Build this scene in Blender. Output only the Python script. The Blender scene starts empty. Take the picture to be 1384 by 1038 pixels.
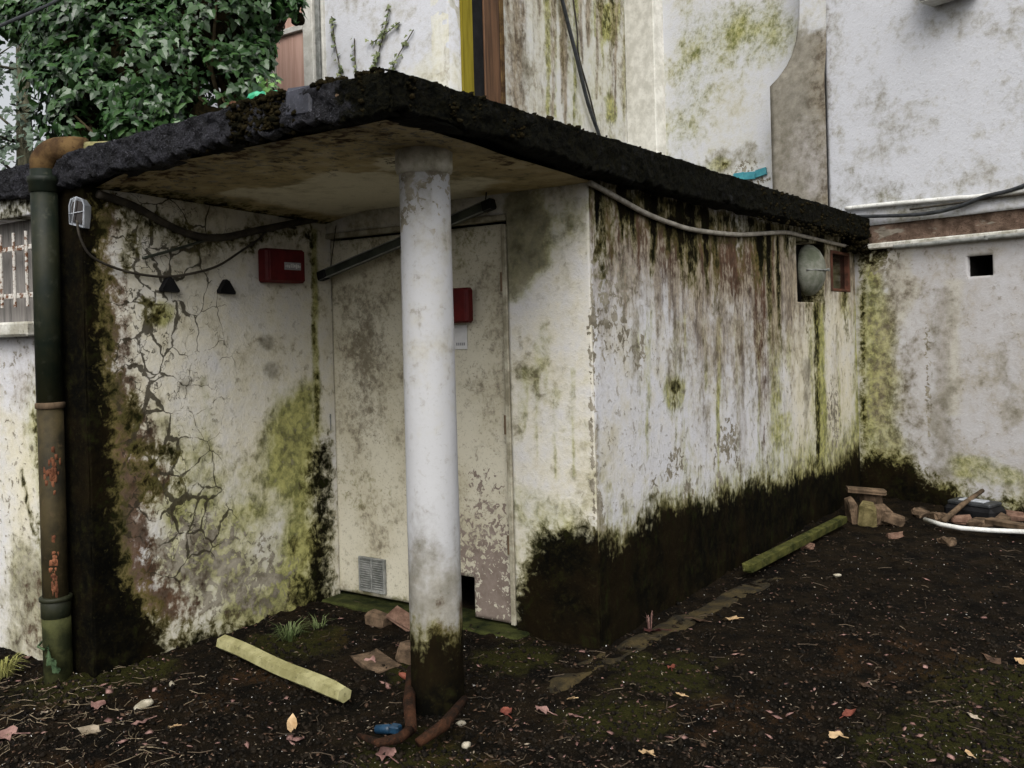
import bpy, math, random
import numpy as np
from mathutils import Vector, Matrix

random.seed(7)
RNG = np.random.default_rng(7)
sc = bpy.context.scene
C = sc.collection

# ------------------------------------------------------------------ camera
FPX, HC, ROLL = 1280.0, 1.55, 0.027
YAW = math.atan(886 / 1280.0)
fw = Vector((-math.sin(YAW), math.cos(YAW), 0))
rt = Vector((math.cos(YAW), math.sin(YAW), 0))
up = Vector((0, 0, 1))
rn = math.hypot(1, ROLL)
camx = (rt - up * ROLL) / rn
camy = (rt * ROLL + up) / rn
cam_d = bpy.data.cameras.new('camera')
cam = bpy.data.objects.new('camera', cam_d)
C.objects.link(cam)
M4 = Matrix((camx, camy, -fw)).transposed().to_4x4()
M4.translation = Vector((0, 0, HC))
cam.matrix_world = M4
cam_d.sensor_width = 36.0
cam_d.lens = 36.0 * FPX / 1384.0
cam_d.shift_y = -74.0 / 1384.0
cam_d.clip_start = 0.05
cam_d.clip_end = 600
sc.camera = cam

# ------------------------------------------------------------------ world / sun (overcast)
SUN_EL, SUN_AZ = math.radians(45), math.radians(150)      # azimuth: direction the light comes from, from +Y clockwise
w = bpy.data.worlds.new('World'); sc.world = w; w.use_nodes = True
wn, wl = w.node_tree.nodes, w.node_tree.links
wn.clear()
sky = wn.new('ShaderNodeTexSky'); sky.sky_type = 'NISHITA'; sky.sun_disc = False
sky.sun_elevation = SUN_EL; sky.sun_rotation = SUN_AZ
sky.air_density = 1.0; sky.dust_density = 5.0; sky.ozone_density = 1.0
hs = wn.new('ShaderNodeHueSaturation'); hs.inputs['Saturation'].default_value = 0.18
bg = wn.new('ShaderNodeBackground'); bg.inputs['Strength'].default_value = 0.15
wo = wn.new('ShaderNodeOutputWorld')
wl.new(sky.outputs[0], hs.inputs['Color']); wl.new(hs.outputs[0], bg.inputs[0]); wl.new(bg.outputs[0], wo.inputs[0])
sd = bpy.data.lights.new('sun', 'SUN'); sd.energy = 1.5; sd.angle = math.radians(50); sd.color = (1.0, 0.97, 0.92)
sun = bpy.data.objects.new('sun', sd); C.objects.link(sun)
sdir = Vector((math.sin(SUN_AZ) * math.cos(SUN_EL), math.cos(SUN_AZ) * math.cos(SUN_EL), math.sin(SUN_EL)))
sun.rotation_euler = sdir.to_track_quat('Z', 'Y').to_euler()
sun.location = (0, -4, 9)
sc.view_settings.view_transform = 'Standard'
sc.view_settings.look = 'None'
sc.view_settings.exposure = 0.28
sc.view_settings.gamma = 1.0
sc.render.engine = 'CYCLES'
sc.cycles.max_bounces = 4; sc.cycles.diffuse_bounces = 3; sc.cycles.glossy_bounces = 2; sc.cycles.transmission_bounces = 1
sc.render.resolution_x, sc.render.resolution_y = 1024, 768

# ------------------------------------------------------------------ maths helpers
def ray(u, v):
    dx, dv = u - 692.0, v - 445.0
    r = (dx - ROLL * dv) / rn / FPX
    d = (dx * ROLL + dv) / rn / FPX
    return fw + rt * r - up * d

class Plane:
    """vertical plane through p with horizontal direction d; n faces the viewer; s runs along d"""
    def __init__(s, p, d, n=None):
        s.p = Vector((p[0], p[1], 0)); s.d = Vector((d[0], d[1], 0)).normalized()
        s.n = Vector((s.d.y, -s.d.x, 0))
        if s.n.dot(Vector((0, 0, 0)) - s.p) < 0: s.n = -s.n
    def at(s, u, v, off=0.0):
        a = ray(u, v); q = s.p + s.n * off
        t = s.n.dot(q) / s.n.dot(a)
        r = a * t; r.z += HC
        return r
    def sz(s, u, v):
        q = s.at(u, v); return ((q - s.p).dot(s.d), q.z)
    def pt(s, a, z, off=0.0):
        q = s.p + s.d * a + s.n * off; return Vector((q.x, q.y, z))
    def shift(s, off):
        return Plane((s.p + s.n * off)[:2], s.d[:2])

def gat(u, v, z=0.0):
    a = ray(u, v); t = (z - HC) / a.z
    return Vector((a.x * t, a.y * t, z))

def hsh(i, j, k, s):
    n = (i.astype(np.int64) * 374761393 + j.astype(np.int64) * 668265263 + k.astype(np.int64) * 1274126177 + s * 974634) & 0xffffffff
    n = ((n ^ (n >> 13)) * 1274126177) & 0xffffffff
    n = ((n ^ (n >> 16)) * 668265263) & 0xffffffff
    return ((n ^ (n >> 15)) & 0xffffff) / float(0xffffff)

def vnoise(x, y, z, s=0):
    x, y, z = np.broadcast_arrays(np.asarray(x, float), np.asarray(y, float), np.asarray(z, float))
    i, j, k = np.floor(x), np.floor(y), np.floor(z)
    fx, fy, fz = x - i, y - j, z - k
    fx, fy, fz = [f * f * (3 - 2 * f) for f in (fx, fy, fz)]
    r = 0
    for a in (0, 1):
        for b in (0, 1):
            for c in (0, 1):
                r = r + hsh(i + a, j + b, k + c, s) * (fx if a else 1 - fx) * (fy if b else 1 - fy) * (fz if c else 1 - fz)
    return r

def fbm(x, y, z, s=0, o=4):
    r, a, t = 0, 1.0, 0
    for q in range(o):
        f = 2.03 ** q
        r = r + a * vnoise(x * f, y * f, z * f, s + q * 17); t += a; a *= 0.5
    return r / t

# ------------------------------------------------------------------ object helpers
def link_mesh(name, verts, faces, mat, parent=None, smooth=True, attrs=None):
    me = bpy.data.meshes.new(name)
    me.from_pydata([tuple(v) for v in verts] if not isinstance(verts, np.ndarray) else verts.tolist(), [], faces)
    if smooth: me.polygons.foreach_set('use_smooth', np.ones(len(me.polygons), bool))
    if attrs:
        for k, a in attrs.items():
            at = me.attributes.new(k, 'FLOAT', 'POINT'); at.data.foreach_set('value', np.asarray(a, np.float32))
    me.materials.append(MAT[mat])
    o = bpy.data.objects.new(name, me); C.objects.link(o)
    if parent is not None: setpar(o, parent)
    return o

def setpar(o, p):
    o.parent = p
    o.matrix_parent_inverse = wmat(p).inverted()

def wmat(p):
    m = p.matrix_basis.copy()
    if p.parent: m = wmat(p.parent) @ p.matrix_parent_inverse @ m
    return m

def tag(o, label, cat, group=None, kind=None):
    o['label'] = label; o['category'] = cat
    if group: o['group'] = group
    if kind: o['kind'] = kind
    return o

def thing(name, loc, label, cat, group=None):
    o = bpy.data.objects.new(name, None); C.objects.link(o)
    o.location = loc; o.empty_display_size = 0.1
    return tag(o, label, cat, group)

class MB:
    def __init__(s): s.v = []; s.f = []
    def add(s, vs, fs):
        b = len(s.v); s.v += [Vector(x) for x in vs]; s.f += [[b + i for i in f] for f in fs]; return s
    def box(s, c, size, R=None, bev=0.0, jit=0.0):
        h = [x / 2 for x in size]; c = Vector(c)
        b = min(bev, min(h) * 0.6)
        if b <= 0:
            vs = [Vector((x * h[0], y * h[1], z * h[2])) for x in (-1, 1) for y in (-1, 1) for z in (-1, 1)]
            fs = [[0, 1, 3, 2], [4, 6, 7, 5], [0, 4, 5, 1], [2, 3, 7, 6], [0, 2, 6, 4], [1, 5, 7, 3]]
        else:
            vs, fs, idx = [], [], {}
            for x in (-1, 1):
                for y in (-1, 1):
                    for z in (-1, 1):
                        for ax in range(3):
                            p = [x * h[0], y * h[1], z * h[2]]
                            for q in range(3):
                                if q != ax: p[q] -= math.copysign(b, p[q])
                            idx[(x, y, z, ax)] = len(vs); vs.append(Vector(p))
            S = (-1, 1)
            for ax in range(3):
                o1, o2 = [q for q in range(3) if q != ax]
                for sg in S:
                    def k(a, b_):
                        t = [0, 0, 0]; t[ax] = sg; t[o1] = a; t[o2] = b_; return idx[(t[0], t[1], t[2], ax)]
                    fs.append([k(-1, -1), k(1, -1), k(1, 1), k(-1, 1)])
                for a in S:
                    for b_ in S:
                        def k2(sg, axx):
                            t = [0, 0, 0]; t[ax] = sg; t[o1] = a; t[o2] = b_; return idx[(t[0], t[1], t[2], axx)]
                        fs.append([k2(-1, o1), k2(1, o1), k2(1, o2), k2(-1, o2)])
            for x in S:
                for y in S:
                    for z in S: fs.append([idx[(x, y, z, 0)], idx[(x, y, z, 1)], idx[(x, y, z, 2)]])
        if jit: vs = [v + Vector([random.uniform(-jit, jit) for _ in range(3)]) for v in vs]
        if R is not None: vs = [R @ v for v in vs]
        return s.add([v + c for v in vs], fs)
    def tube(s, pts, r, seg=10, cap=True):
        pts = [Vector(p) for p in pts]
        if not isinstance(r, (list, tuple)): r = [r] * len(pts)
        rings = []; prev = None
        for i, p in enumerate(pts):
            t = (pts[min(i + 1, len(pts) - 1)] - pts[max(i - 1, 0)]).normalized()
            if prev is None:
                a = Vector((0, 0, 1)) if abs(t.z) < 0.9 else Vector((1, 0, 0))
                x = t.cross(a).normalized()
            else: x = (prev - t * prev.dot(t)).normalized()
            prev = x; y = t.cross(x)
            rings.append([p + (x * math.cos(2 * math.pi * k / seg) + y * math.sin(2 * math.pi * k / seg)) * r[i] for k in range(seg)])
        vs = [v for R in rings for v in R]; fs = []
        for i in range(len(pts) - 1):
            for k in range(seg):
                a, b = i * seg + k, i * seg + (k + 1) % seg
                fs.append([a, b, b + seg, a + seg])
        if cap: fs += [list(range(seg))[::-1], [len(vs) - seg + k for k in range(seg)]]
        return s.add(vs, fs)
    def lathe(s, prof, c, seg=24, axis=None):
        c = Vector(c); Q = axis.to_track_quat('Z', 'Y').to_matrix() if axis is not None else Matrix.Identity(3)
        vs = [c + Q @ Vector((r * math.cos(2 * math.pi * k / seg), r * math.sin(2 * math.pi * k / seg), z)) for r, z in prof for k in range(seg)]
        fs = []
        for i in range(len(prof) - 1):
            for k in range(seg):
                a, b = i * seg + k, i * seg + (k + 1) % seg
                fs.append([a, b, b + seg, a + seg])
        fs += [list(range(seg))[::-1], [len(vs) - seg + k for k in range(seg)]]
        return s.add(vs, fs)
    def prism(s, poly, off):
        n = len(poly); poly = [Vector(p) for p in poly]; off = Vector(off)
        return s.add(poly + [p + off for p in poly], [list(range(n))[::-1], [n + i for i in range(n)]] + [[i, (i + 1) % n, n + (i + 1) % n, n + i] for i in range(n)])
    def lump(s, c, r, R=None, sub=2, rough=0.35):
        c = Vector(c); seg, rg = 5 + sub * 2, 3 + sub
        sd = random.random() * 100
        th, ph = np.meshgrid(np.pi * np.arange(rg + 1) / rg, 2 * np.pi * np.arange(seg) / seg, indexing='ij'); th, ph = th.ravel(), ph.ravel()
        D = np.column_stack([np.sin(th) * np.cos(ph), np.sin(th) * np.sin(ph), np.cos(th)])
        q = 1 + rough * (vnoise(D[:, 0] * 1.7 + sd, D[:, 1] * 1.7, D[:, 2] * 1.7) - .5) * 2
        W_ = D * q[:, None] * np.array(r)[None]
        if R is not None: W_ = W_ @ np.array(R).T
        fs = [[i * seg + k, (i + 1) * seg + k, (i + 1) * seg + (k + 1) % seg, i * seg + (k + 1) % seg] for i in range(rg) for k in range(seg)]
        return s.add((W_ + np.array(c)).tolist(), fs)
    def build(s, name, mat, parent=None, smooth=False, attrs=None):
        return link_mesh(name, s.v, s.f, mat, parent, smooth, attrs)

def rot(ax=0, ay=0, az=0):
    return Matrix.Rotation(az, 3, 'Z') @ Matrix.Rotation(ay, 3, 'Y') @ Matrix.Rotation(ax, 3, 'X')

def along(a, b):
    """matrix whose X axis runs a->b, Z as upright as possible"""
    x = (Vector(b) - Vector(a)).normalized(); z = Vector((0, 0, 1)); z = (z - x * z.dot(x)).normalized()
    y = z.cross(x); return Matrix((x, y, z)).transposed()

# ------------------------------------------------------------------ node helper
class NT:
    def __init__(s, name):
        m = bpy.data.materials.new(name); m.use_nodes = True
        s.m = m; s.n = m.node_tree.nodes; s.l = m.node_tree.links
        s.n.clear()
        s.out = s.n.new('ShaderNodeOutputMaterial'); s.b = s.n.new('ShaderNodeBsdfPrincipled')
        s.l.new(s.b.outputs[0], s.out.inputs[0]); s.tc = s.n.new('ShaderNodeTexCoord')
        s.obj = s.tc.outputs['Object']; MAT[name] = m
    def put(s, sock, v):
        if v is None: return
        if isinstance(v, (int, float)): sock.default_value = v
        elif isinstance(v, (tuple, list)): sock.default_value = tuple(v) + ((1.0,) if len(v) == 3 and len(sock.default_value) == 4 else ())
        else: s.l.new(v, sock)
    def math(s, op, a, b=None, c=None, clamp=False):
        n = s.n.new('ShaderNodeMath'); n.operation = op; n.use_clamp = clamp
        s.put(n.inputs[0], a); s.put(n.inputs[1], b)
        if c is not None: s.put(n.inputs[2], c)
        return n.outputs[0]
    def scale(s, v, sc_):
        n = s.n.new('ShaderNodeMapping'); s.l.new(v, n.inputs[0]); n.inputs['Scale'].default_value = sc_; return n.outputs[0]
    def noise(s, scale, detail=5, rough=0.6, vec=None, dist=0.0, col=False):
        n = s.n.new('ShaderNodeTexNoise'); s.l.new(vec if vec is not None else s.obj, n.inputs['Vector'])
        n.inputs['Scale'].default_value = scale; n.inputs['Detail'].default_value = detail
        n.inputs['Roughness'].default_value = rough; n.inputs['Distortion'].default_value = dist
        return n.outputs[1 if col else 0]
    def voro(s, scale, feat='DISTANCE_TO_EDGE', vec=None, rnd=1.0):
        n = s.n.new('ShaderNodeTexVoronoi'); n.feature = feat; s.l.new(vec if vec is not None else s.obj, n.inputs['Vector'])
        n.inputs['Scale'].default_value = scale; n.inputs['Randomness'].default_value = rnd
        return n.outputs['Distance']
    def ss(s, x, lo, hi, a=0.0, b=1.0):
        n = s.n.new('ShaderNodeMapRange'); n.interpolation_type = 'SMOOTHSTEP'
        s.put(n.inputs[0], x); n.inputs[1].default_value = lo; n.inputs[2].default_value = hi
        n.inputs[3].default_value = a; n.inputs[4].default_value = b; return n.outputs[0]
    def mix(s, f, a, b, mode='MIX'):
        n = s.n.new('ShaderNodeMix'); n.data_type = 'RGBA'; n.blend_type = mode; n.clamp_factor = True
        s.put(n.inputs[0], f); s.put(n.inputs[6], a); s.put(n.inputs[7], b); return n.outputs[2]
    def attr(s, name):
        n = s.n.new('ShaderNodeAttribute'); n.attribute_name = name; return n.outputs['Fac']
    def bump(s, h, strength=0.5, dist=0.01, nrm=None):
        n = s.n.new('ShaderNodeBump'); n.inputs['Strength'].default_value = strength; n.inputs['Distance'].default_value = dist
        s.put(n.inputs['Height'], h)
        if nrm is not None: s.l.new(nrm, n.inputs['Normal'])
        return n.outputs[0]
    def fin(s, col, rough=0.85, nrm=None, spec=0.3, metal=0.0):
        s.put(s.b.inputs['Base Color'], col); s.put(s.b.inputs['Roughness'], rough); s.put(s.b.inputs['Metallic'], metal)
        s.put(s.b.inputs['Specular IOR Level'], spec)
        if nrm is not None: s.l.new(nrm, s.b.inputs['Normal'])
        return s.m
MAT = {}

# ---- weathered stucco: wear is painted as masks on the wall grids, noise breaks the masks up
def stucco(name, white=(.54, .54, .56), cream=(.60, .56, .43), pink=(.34, .312, .288), un=1.0, bs=.7):
    t = NT(name)
    def ex(x, lo=.30, hi=.70): return t.math('MULTIPLY', t.math('SUBTRACT', x, lo), 1 / (hi - lo), clamp=True)
    big = ex(t.noise(2.3, 4, .6)); mid = ex(t.noise(10, 6, .68)); fine = t.noise(60, 3, .7)
    wv = t.n.new('ShaderNodeVectorMath'); wv.operation = 'MULTIPLY_ADD'
    t.l.new(t.noise(5, 3, .6, col=True), wv.inputs[0]); wv.inputs[1].default_value = (.10, .10, .22); t.l.new(t.obj, wv.inputs[2])
    wob = wv.outputs[0]
    st0 = ex(t.noise(1.0, 4, .6, t.scale(wob, (5.5, 5.5, .8)))); st = ex(t.noise(1.0, 5, .65, t.scale(wob, (15, 15, 2.6)))); st2 = ex(t.noise(1.0, 4, .7, t.scale(wob, (38, 38, 9))))
    chip = ex(t.noise(22, 5, .64, dist=.5))
    iso = t.attr('iso')
    def im(x, y): return t.math('ADD', t.math('MULTIPLY', x, t.math('SUBTRACT', 1.0, iso)), t.math('MULTIPLY', y, iso))
    st = im(st, mid); st2 = im(st2, chip); st0 = im(st0, big)
    def c0(x): return t.math('SUBTRACT', x, .5)
    def lay(a, nz, amp, lo, hi):
        at = t.attr(a)
        gate = t.math('MULTIPLY', at, 7, clamp=True)
        return t.math('MULTIPLY', t.ss(t.math('ADD', at, t.math('MULTIPLY', c0(nz), amp)), lo, hi), gate)
    def avg(*xs):
        r = xs[0]
        for x in xs[1:]: r = t.math('ADD', r, x)
        return t.math('DIVIDE', r, float(len(xs)))
    col = t.mix(lay('crm', avg(big, mid), .8, .1, 1.0), white, cream)
    col = t.mix(lay('pnk', avg(big, mid), .45, .05, 1.0), col, pink)
    # general unevenness of old paint
    col = t.mix(t.ss(avg(mid, big),   .45, .95, 0, .42 * un), col, (.34, .305, .20))
    col = t.mix(t.ss(avg(st, st2),   .52, .95, 0, .30 * un), col, (.27, .235, .165))
    col = t.mix(t.ss(fine, .56, .74, 0, .38 * un), col, (.24, .23, .20))
    a_alg = lay('alg', avg(mid, st2, big, st0), 1.2, .22, .95)
    algc = t.mix(t.ss(avg(mid, chip), .2, .8), (.37, .36, .105), (.088, .098, .008))
    col = t.mix(t.math('MULTIPLY', a_alg, .9), col, algc)
    a_mld = lay('mld', avg(mid, big, big, chip), 1.3, .18, 1.05)
    col = t.mix(t.math('MULTIPLY', a_mld, .8), col, t.mix(mid, (.26, .24, .185), (.075, .068, .048)))
    a_grm = lay('grm', avg(st0, st0, st, mid, chip), 1.1, .24, .95)
    grmc = t.mix(t.ss(avg(mid, st2, st), .30, .70), (.30, .245, .165), (.070, .046, .028))
    col = t.mix(t.math('MULTIPLY', a_grm, .88), col, grmc)
    a_pel = lay('pel', chip, 1.5, .47, .53)
    col = t.mix(a_pel, col, t.mix(t.ss(mid, .25, .75), (.285, .26, .205), (.145, .127, .092)))
    a_rst = lay('rst', avg(st2, mid, st), 1.5, .30, .80)
    col = t.mix(t.math('MULTIPLY', a_rst, .93), col, t.mix(mid, (.13, .062, .030), (.022, .011, .006)))
    # cracks of two sizes, fading in and out
    cr = t.attr('crk')
    def crack(scale, k):
        ed = t.voro(scale, vec=wob)
        wd = t.math('MULTIPLY', t.math('MULTIPLY', cr, t.ss(avg(mid, big), .2, .85, -.08, 1.4)), k)
        return t.math('MULTIPLY', t.math('SUBTRACT', 1.0, t.ss(t.math('SUBTRACT', ed, wd), -.010, .014)), t.ss(wd, .0, .006))
    def vein(scale, w_):
        d_ = t.math('ABSOLUTE', t.math('SUBTRACT', t.noise(scale, 4, .6, wob), .5))
        return t.math('SUBTRACT', 1.0, t.ss(t.math('SUBTRACT', d_, t.math('MULTIPLY', t.math('MULTIPLY', cr, mid), w_)), -.003, .004))
    a_crk = t.math('MAXIMUM', crack(6.0, .05), t.math('MULTIPLY', vein(4.5, .010), .9))
    a_crk = t.math('MULTIPLY', a_crk, t.ss(cr, .08, .25))
    col = t.mix(t.math('MULTIPLY', a_crk, .90), col, (.030, .024, .014))
    a_blk = lay('blk', avg(st2, mid, chip), 1.35, .30, .85)
    blkc = t.mix(t.ss(avg(mid, chip), .35, .85), (.0022, .0021, .0015), (.0085, .007, .003))
    blkc = t.mix(t.ss(avg(big, st0), .35, .8, 0, .75), blkc, (.0095, .0064, .0027))
    blkc = t.mix(t.ss(avg(mid, st2), .55, .9, 0, .7), blkc, (.011, .014, .0035))
    blkc = t.mix(t.ss(fine, .58, .74, 0, .5), blkc, (.026, .024, .010))
    fr = lay('blk', avg(st2, chip, mid), 1.3, .02, .62)       # brown-green fringe above the black growth
    col = t.mix(t.math('MULTIPLY', fr, .75), col, t.mix(mid, (.190, .170, .040), (.048, .044, .009)))
    col = t.mix(a_blk, col, blkc)
    h = t.math('ADD', t.math('MULTIPLY', chip, .20), t.math('MULTIPLY', fine, .30))
    h = t.math('SUBTRACT', h, t.math('MULTIPLY', a_pel, .22))
    t.fin(col, .92, t.bump(h, bs, .012), t.math('SUBTRACT', .2, t.math('MULTIPLY', a_blk, .17)))
stucco('stucco')
stucco('house_stucco', white=(.52, .53, .56), cream=(.56, .55, .46))
stucco('column_paint', white=(.42, .422, .43), un=.75, bs=.22)
stucco('soffit_plaster', white=(.66, .62, .49), cream=(.43, .34, .175))

def simple(name, c1, c2, scale=12, rough=.75, spec=.3, bs=.4, bd=.006, lo=.35, hi=.65, metal=0.0, spots=None, stretch=None):
    t = NT(name)
    v = t.scale(t.obj, stretch) if stretch else None
    n = t.noise(scale, 7, .65, v); f = t.noise(scale * 6, 4, .65, v)
    col = t.mix(t.ss(n, lo, hi), c1, c2)
    if spots: col = t.mix(t.ss(f, .56, .70, 0, spots[1]), col, spots[0])
    t.fin(col, rough, t.bump(t.math('ADD', n, t.math('MULTIPLY', f, .5)), bs, bd), spec, metal)

t = NT('tar')
n = t.noise(9, 5, .7); f = t.noise(130, 3, .75); g_ = t.noise(34, 5, .75, dist=1.2)
col = t.mix(t.ss(n, .35, .68), (.008, .008, .010), (.036, .036, .046))
col = t.mix(t.ss(f, .54, .66, 0, .8), col, (.10, .10, .12))
col = t.mix(t.ss(g_, .54, .62, 0, .85), col, (.0035, .0035, .0035))
ms = t.ss(t.math('ADD', t.attr('moss'), t.math('MULTIPLY', t.math('SUBTRACT', n, .5), 1.4)), .35, .7)
col = t.mix(ms, col, t.mix(t.ss(g_, .4, .65), (.0025, .003, .002), (.012, .011, .0045)))
t.fin(col, .75, t.bump(t.math('ADD', t.math('MULTIPLY', g_, -1.6), t.math('MULTIPLY', f, .6)), 1.0, .03), t.math('SUBTRACT', .25, t.math('MULTIPLY', ms, .2)))
simple('tar_patch', (.020, .021, .028), (.042, .044, .058), 14, .6, .4, .4, .006, spots=((.13, .13, .15), .5))
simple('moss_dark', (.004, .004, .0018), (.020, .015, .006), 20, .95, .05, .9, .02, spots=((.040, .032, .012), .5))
simple('soil', (.010, .0082, .0055), (.034, .026, .016), 7, .72, .35, 1.0, .02, spots=((.06, .05, .035), .45))
simple('crumb', (.0028, .0022, .0013), (.013, .009, .005), 9, .75, .12, .6, .006)
simple('twig', (.025, .018, .011), (.09, .065, .04), 9, .8, .25)
simple('litter_pale', (.12, .095, .06), (.36, .30, .225), 5, .8, .25)
simple('straw_dry', (.07, .052, .03), (.24, .19, .125), 30, .85, .15)
simple('chip_white', (.45, .44, .42), (.75, .74, .72), 8, .6, .4)
simple('chip_cream', (.22, .195, .14), (.46, .42, .33), 30, .8, .2)
simple('leaf_brown', (.028, .015, .008), (.09, .05, .028), 14, .7, .3)
simple('leaf_pink', (.12, .06, .05), (.28, .165, .14), 14, .7, .3)
simple('leaf_red', (.09, .022, .014), (.20, .06, .035), 14, .7, .3)
simple('leaf_wine', (.03, .008, .007), (.09, .026, .02), 14, .7, .3)
simple('leaf_tan', (.30, .19, .09), (.52, .37, .21), 14, .7, .3)
simple('brick_red', (.10, .055, .038), (.20, .125, .09), 14, .9, .15, .9, .012, spots=((.05, .035, .02), .6))
t = NT('eroded_brick')
n = t.noise(9, 6, .7); f = t.noise(40, 5, .75, dist=.6); v_ = t.noise(3, 3, .6, t.scale(t.obj, (1, 1, 4)))
col = t.mix(t.ss(n, .35, .68), (.10, .066, .048), (.215, .15, .112))
col = t.mix(t.ss(f, .56, .66, 0, .8), col, (.035, .022, .016))
col = t.mix(t.ss(v_, .58, .66, 0, .8), col, (.36, .33, .27))
t.fin(col, .95, t.bump(t.math('ADD', n, t.math('MULTIPLY', f, -1.0)), 1.0, .03), .1)
simple('rubble', (.055, .038, .024), (.15, .102, .065), 16, .9, .15, .9, .012, spots=((.05, .045, .02), .5))
simple('rubble_mossy', (.075, .062, .024), (.17, .14, .065), 16, .9, .15, .9, .012)
simple('timber_green', (.025, .032, .008), (.085, .088, .025), 10, .85, .2, .6, .008, spots=((.30, .28, .14), .4))
simple('beam_green', (.018, .022, .005), (.070, .070, .018), 9, .9, .1, .8, .01, spots=((.16, .15, .07), .5))
simple('mossy_sill', (.010, .014, .004), (.045, .050, .014), 9, .9, .1, .9, .012)
simple('timber_pole', (.20, .185, .08), (.34, .32, .165), 9, .8, .2, .5, .006, spots=((.07, .065, .03), .7))
simple('timber_brown', (.05, .034, .02), (.14, .095, .058), 10, .85, .2, .6, .006, stretch=(1, 1, .2))
simple('wood_grey', (.10, .095, .09), (.22, .205, .19), 1, .85, .2, .5, .005, stretch=(30, 30, 1.5))
simple('pipe_iron', (.004, .008, .004), (.018, .019, .008), 4, .6, .25, .5, .004, spots=((.04, .042, .028), .5))
simple('pipe_lower', (.012, .010, .005), (.050, .038, .016), 5, .7, .2, .5, .004, spots=((.075, .05, .025), .5))
simple('pipe_foot', (.014, .017, .006), (.055, .058, .020), 8, .8, .15, .6, .006)
simple('pipe_rust', (.07, .025, .012), (.20, .08, .04), 14, .85, .2, .6, .005)
simple('elbow', (.035, .018, .008), (.115, .070, .027), 9, .85, .15, .7, .008, spots=((.03, .014, .007), .7))
simple('rust_white', (.13, .06, .03), (.50, .48, .44), 38, .8, .25, .6, .004, .42, .52)
simple('red_box', (.055, .004, .005), (.095, .008, .009), 9, .55, .2, .2, .002, spots=((.07, .01, .008), .4))
simple('red_box_dark', (.06, .003, .003), (.10, .006, .006), 9, .55, .2, .2, .002)
simple('black_plastic', (.004, .004, .0045), (.010, .010, .011), 12, .6, .12, .2, .002)
simple('dark_green_metal', (.016, .021, .015), (.045, .052, .038), 10, .5, .45, .3, .002, metal=.3)
simple('grey_metal', (.13, .135, .125), (.25, .255, .24), 14, .6, .3, .3, .003, spots=((.09, .09, .05), .5))
simple('fan_metal', (.075, .085, .055), (.20, .205, .17), 7, .65, .25, .4, .004, spots=((.06, .065, .03), .6))
simple('grey_plastic', (.26, .28, .31), (.42, .44, .47), 14, .5, .4, .2, .002)
simple('cable_grey', (.23, .21, .17), (.42, .39, .33), 14, .7, .3, .2, .002)
simple('cable_black', (.012, .014, .015), (.035, .038, .042), 14, .5, .4, .2, .002)
simple('cable_dark', (.018, .015, .011), (.05, .042, .030), 14, .7, .3, .2, .002)
simple('conduit_white', (.50, .50, .47), (.68, .68, .65), 9, .55, .4, .2, .002, spots=((.16, .15, .11), .5))
simple('ledge_white', (.30, .285, .23), (.58, .57, .52), 9, .8, .25, .6, .008, spots=((.09, .075, .05), .7))
simple('paper', (.52, .52, .52), (.62, .62, .62), 6, .8, .2, .1, .001)
simple('print_grey', (.22, .22, .23), (.30, .30, .31), 6, .8, .2, .1, .001)
simple('pink_board', (.50, .31, .245), (.62, .41, .335), 1, .8, .2, .2, .002, stretch=(26, 26, 1.4))
simple('frame_white', (.46, .45, .40), (.64, .63, .58), 8, .7, .3, .4, .003, spots=((.26, .22, .16), .4))
simple('frame_beige', (.20, .18, .125), (.42, .395, .31), 9, .7, .25, .4, .003, spots=((.09, .07, .045), .5))
simple('yellow_board', (.15, .12, .006), (.24, .195, .016), 1, .8, .2, .3, .003, stretch=(20, 20, 1.5), spots=((.16, .13, .03), .5))
simple('brown_wood', (.045, .022, .010), (.125, .062, .030), 1, .7, .3, .4, .004, stretch=(26, 26, 1.2))
simple('rusty_dark', (.010, .006, .0035), (.045, .019, .009), 16, .85, .12, .9, .012, spots=((.09, .03, .014), .5))
simple('frame_brown', (.045, .018, .010), (.12, .045, .026), 9, .75, .25, .5, .004)
simple('glass_dark', (.006, .004, .003), (.016, .010, .008), 5, .12, .5, .05, .001)
simple('teal_tile', (.03, .20, .25), (.06, .29, .34), 8, .3, .5, .1, .001)
simple('green_plastic', (.02, .28, .13), (.07, .46, .26), 6, .3, .5, .1, .001)
simple('blue_plastic', (.005, .022, .045), (.014, .06, .12), 10, .45, .4, .2, .002)
simple('interior', (.012, .011, .010), (.03, .028, .025), 6, .95, .1)  # near-black tone put in for the dark inside wall openings
simple('concrete_ochre', (.010, .0075, .003), (.048, .034, .011), 11, .85, .25, .9, .012, spots=((.03, .026, .012), .6))
simple('bark', (.035, .034, .022), (.12, .115, .075), 8, .95, .1, .9, .02, stretch=(3, 3, .7))
simple('stem', (.035, .028, .015), (.10, .08, .045), 9, .9, .1)
simple('grass_blade', (.05, .075, .022), (.14, .17, .07), 4, .7, .25)
simple('grass_yellow', (.22, .22, .06), (.36, .35, .12), 4, .7, .25)
simple('rag_green', (.025, .045, .022), (.075, .115, .055), 9, .9, .1)
simple('brown_ball', (.035, .017, .010), (.10, .05, .028), 22, .95, .1, .9, .01)

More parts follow.
